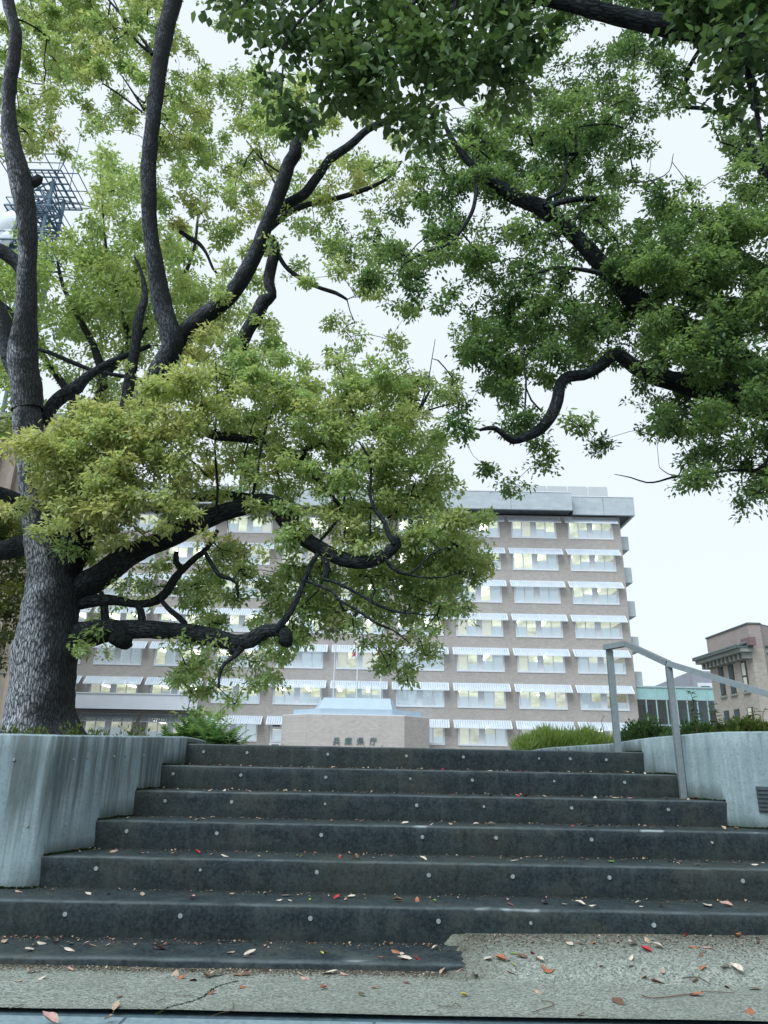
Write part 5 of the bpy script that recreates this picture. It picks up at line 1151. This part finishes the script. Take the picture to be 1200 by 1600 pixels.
for k, p, c, s in todo:
    i = cnts.get((k, c), 0); cnts[(k, c)] = i+1; T = tot[(k, c)]; v = rnd.randrange(4)
    where = 'gravelly path' if k == 0 else 'stone kerb' if k == -1 else ords[k]+' step'
    if T == 1: lab = 'the only %s fallen leaf on the %s' % (words[c], where)
    elif i == 0: lab = '%s fallen leaf on the %s, leftmost of that colour' % (words[c], where)
    elif i == T-1: lab = '%s fallen leaf on the %s, rightmost of that colour' % (words[c], where)
    else: lab = '%s fallen leaf on the %s, %s of that colour from the left' % (words[c], where, nthw[i])
    o = link('fallen_leaf', LMESH[(c, v)]); tag(o, lab, 'leaf', 'fallen leaves on the stairs and path')
    L = .056*s*rnd.uniform(.9, 1.15)*(.95 if c != 'red' else .8); o.scale = (L, L, L); o.location = p+Vector((0, 0, .002))
    o.rotation_euler = (rnd.uniform(-.35, .35), rnd.uniform(-.5, .3), rnd.uniform(0, 2*pi))
for i, (pts, lab, r_) in enumerate((([(1003, 1552), (1020, 1556), (1045, 1554), (1068, 1551), (1090, 1548)], 'long reddish twig lying on the path at lower right', .0022), ([(1095, 1546), (1120, 1547), (1147, 1548)], 'thin twig continuing right of the orange leaf', .0014), ([(1066, 1531), (1090, 1531), (1110, 1535)], 'short dark twig above the long reddish twig', .0016),
                      ([(832, 1578), (848, 1572), (863, 1568), (862, 1562), (845, 1560)], 'hooked dark twig near the bottom centre right', .0016), ([(685, 1567), (705, 1568), (712, 1563), (720, 1569)], 'small forked twig on the path right of centre', .0012), ([(15, 1572), (28, 1568), (38, 1566)], 'short dark twig at lower left by the kerb', .0014), ([(245, 1563), (255, 1558), (260, 1554)], 'tiny bent twig on the path left of centre', .0012),
                      ([(273, 1552), (290, 1553), (302, 1554)], 'tiny straight twig just right of the bent one', .001), ([(327, 1586), (345, 1580), (363, 1575), (364, 1562)], 'thin forked twig in front of the mossy crack', .0011), ([(456, 1572), (470, 1577), (490, 1579)], 'thin pale twig on the path below centre', .001), ([(903, 1583), (912, 1578)], 'tiny dark twig right of the hooked one', .0014), ([(1061, 1402), (1080, 1401), (1098, 1404)], 'thin twig on the second step at right', .0013), ([(425, 1554), (440, 1554)], 'tiny twig on the path, centre left', .001))):
    P = []
    for x, y in pts:
        if y < 1450: q = atz(x, y, 2*R_+.006)
        else: q = atz(x, y, GZ+.012); q.z = ground_h(q.x, q.y)+.006
        P.append(q)
    cat, _ = catmull(P, [1]*len(P), .01); m = MB()
    for a, b in zip(cat[:-1], cat[1:]): m.tube(a, b, r_, r_, 5)
    tag(m.build('twig', 'twig_brown' if i != 0 else 'dry_brown'), lab, 'twig')
# mossy crack across the path: a line of tiny tufts
m = MB(); cr_pts = [atz(x, y, GZ+.004) for x, y in ((245, 1584), (262, 1574), (285, 1568), (305, 1562), (322, 1554), (330, 1546), (345, 1538), (370, 1532))]
cat, _ = catmull(cr_pts, [1]*len(cr_pts), .004)
for p in cat:
    for _ in range(3):
        q = p+Vector((rnd.gauss(0, .004), rnd.gauss(0, .004), 0)); h = rnd.uniform(.002, .006); a = rnd.random()*6; d = Vector((math.cos(a), math.sin(a), 0))*h
        z = ground_h(q.x, q.y); q.z = z-.001; m.quad(q-d, q+d, q+d*.3+Vector((0, 0, h)))
o = m.build('moss', 'moss'); tag(o, 'thin line of moss in a crack across the path', 'moss', kind='stuff')
# moss tufts where the walls meet the steps
m = MB()
for pts, sg in ((lpts, 1), (rpts, -1)):
    for i in range(len(pts)-1):
        a, b = pts[i], pts[i+1]
        if not (-3.6 < a.x < 4.2 and a.y < 6.2): continue
        t = (b-a).normalized(); nr = Vector((t.y, -t.x, 0))*sg
        for _ in range(40):
            q = a.lerp(b, rnd.random()); lv = step_level(q.y-.006); q = q+nr*rnd.uniform(0, .022)+Vector((0, 0, lv-q.z)); h = rnd.uniform(.004, .013)*(1+1.6*max(0, noise.noise(q*6))); d = Vector((rnd.gauss(0, 1), rnd.gauss(0, 1), 0)).normalized()*h*.6
            m.quad(q-d, q+d, q+d*.2+nr*h*.3+Vector((0, 0, h)))
o = m.build('moss', 'moss'); tag(o, 'dark moss growing where the stair walls meet the steps', 'moss', kind='stuff')
# grit and leaf crumbs gathered against the lowest risers
def crumbs(n, fn, nm, mat, seed, lab, sc=1.0):
    rg = np.random.default_rng(seed); V = []; Fx = []
    for i in range(n):
        x, y, z = fn(rg); s = rg.uniform(.0015, .0042)*sc; a = rg.uniform(0, 6.28); c_, s_ = math.cos(a)*s, math.sin(a)*s; k = len(V)
        V += [(x-c_, y-s_, z), (x+s_*.7, y-c_*.7, z+s*rg.random()), (x+c_, y+s_, z+s*.2), (x-s_*.7, y+c_*.7, z+s*rg.random())]; Fx.append((k, k+1, k+2, k+3))
    o = link(nm, npmesh(nm, np.array(V), np.array(Fx), mat)); tag(o, lab, nm.replace('_', ' '), kind='stuff')
def near_step(rg):
    x = rg.uniform(-2.6, 3.2)
    if x < .4: y = D1-abs(rg.normal(0, .05))-.005
    else: y = DK(2)-abs(rg.normal(0, .16))-.005
    return x, y, ground_h(x, y)+.001
crumbs(7000, near_step, 'leaf_litter', 'litter_brown', 5, 'brown crumbled leaf litter gathered at the foot of the stairs', 1.3)
crumbs(1500, near_step, 'leaf_litter', 'dry_tan', 8, 'tan crumbled leaf litter mixed in at the foot of the stairs', 1.2)
def on_steps(rg):
    k = rg.integers(1, 7); Y = DK(k)+T_-abs(rg.normal(0, .07))-.01; x = rg.uniform(XL[k]+.1 if k > 2 else -3, min(3.6, XR[k]-.05)); return x, max(DK(k)+.02, Y), k*R_+.003
crumbs(420, on_steps, 'leaf_crumb', 'dry_tan', 16, 'broken bits of tan leaf scattered on the treads', 3.2)
crumbs(420, on_steps, 'leaf_crumb', 'dry_brown', 17, 'broken bits of dark brown leaf scattered on the treads', 3.6)
crumbs(260, near_step, 'leaf_crumb', 'dry_tan', 18, 'broken tan leaf bits at the foot of the stairs', 2.6)
crumbs(2600, on_steps, 'leaf_crumb', 'dry_tan', 6, 'tiny pale leaf crumbs along the backs of the treads')
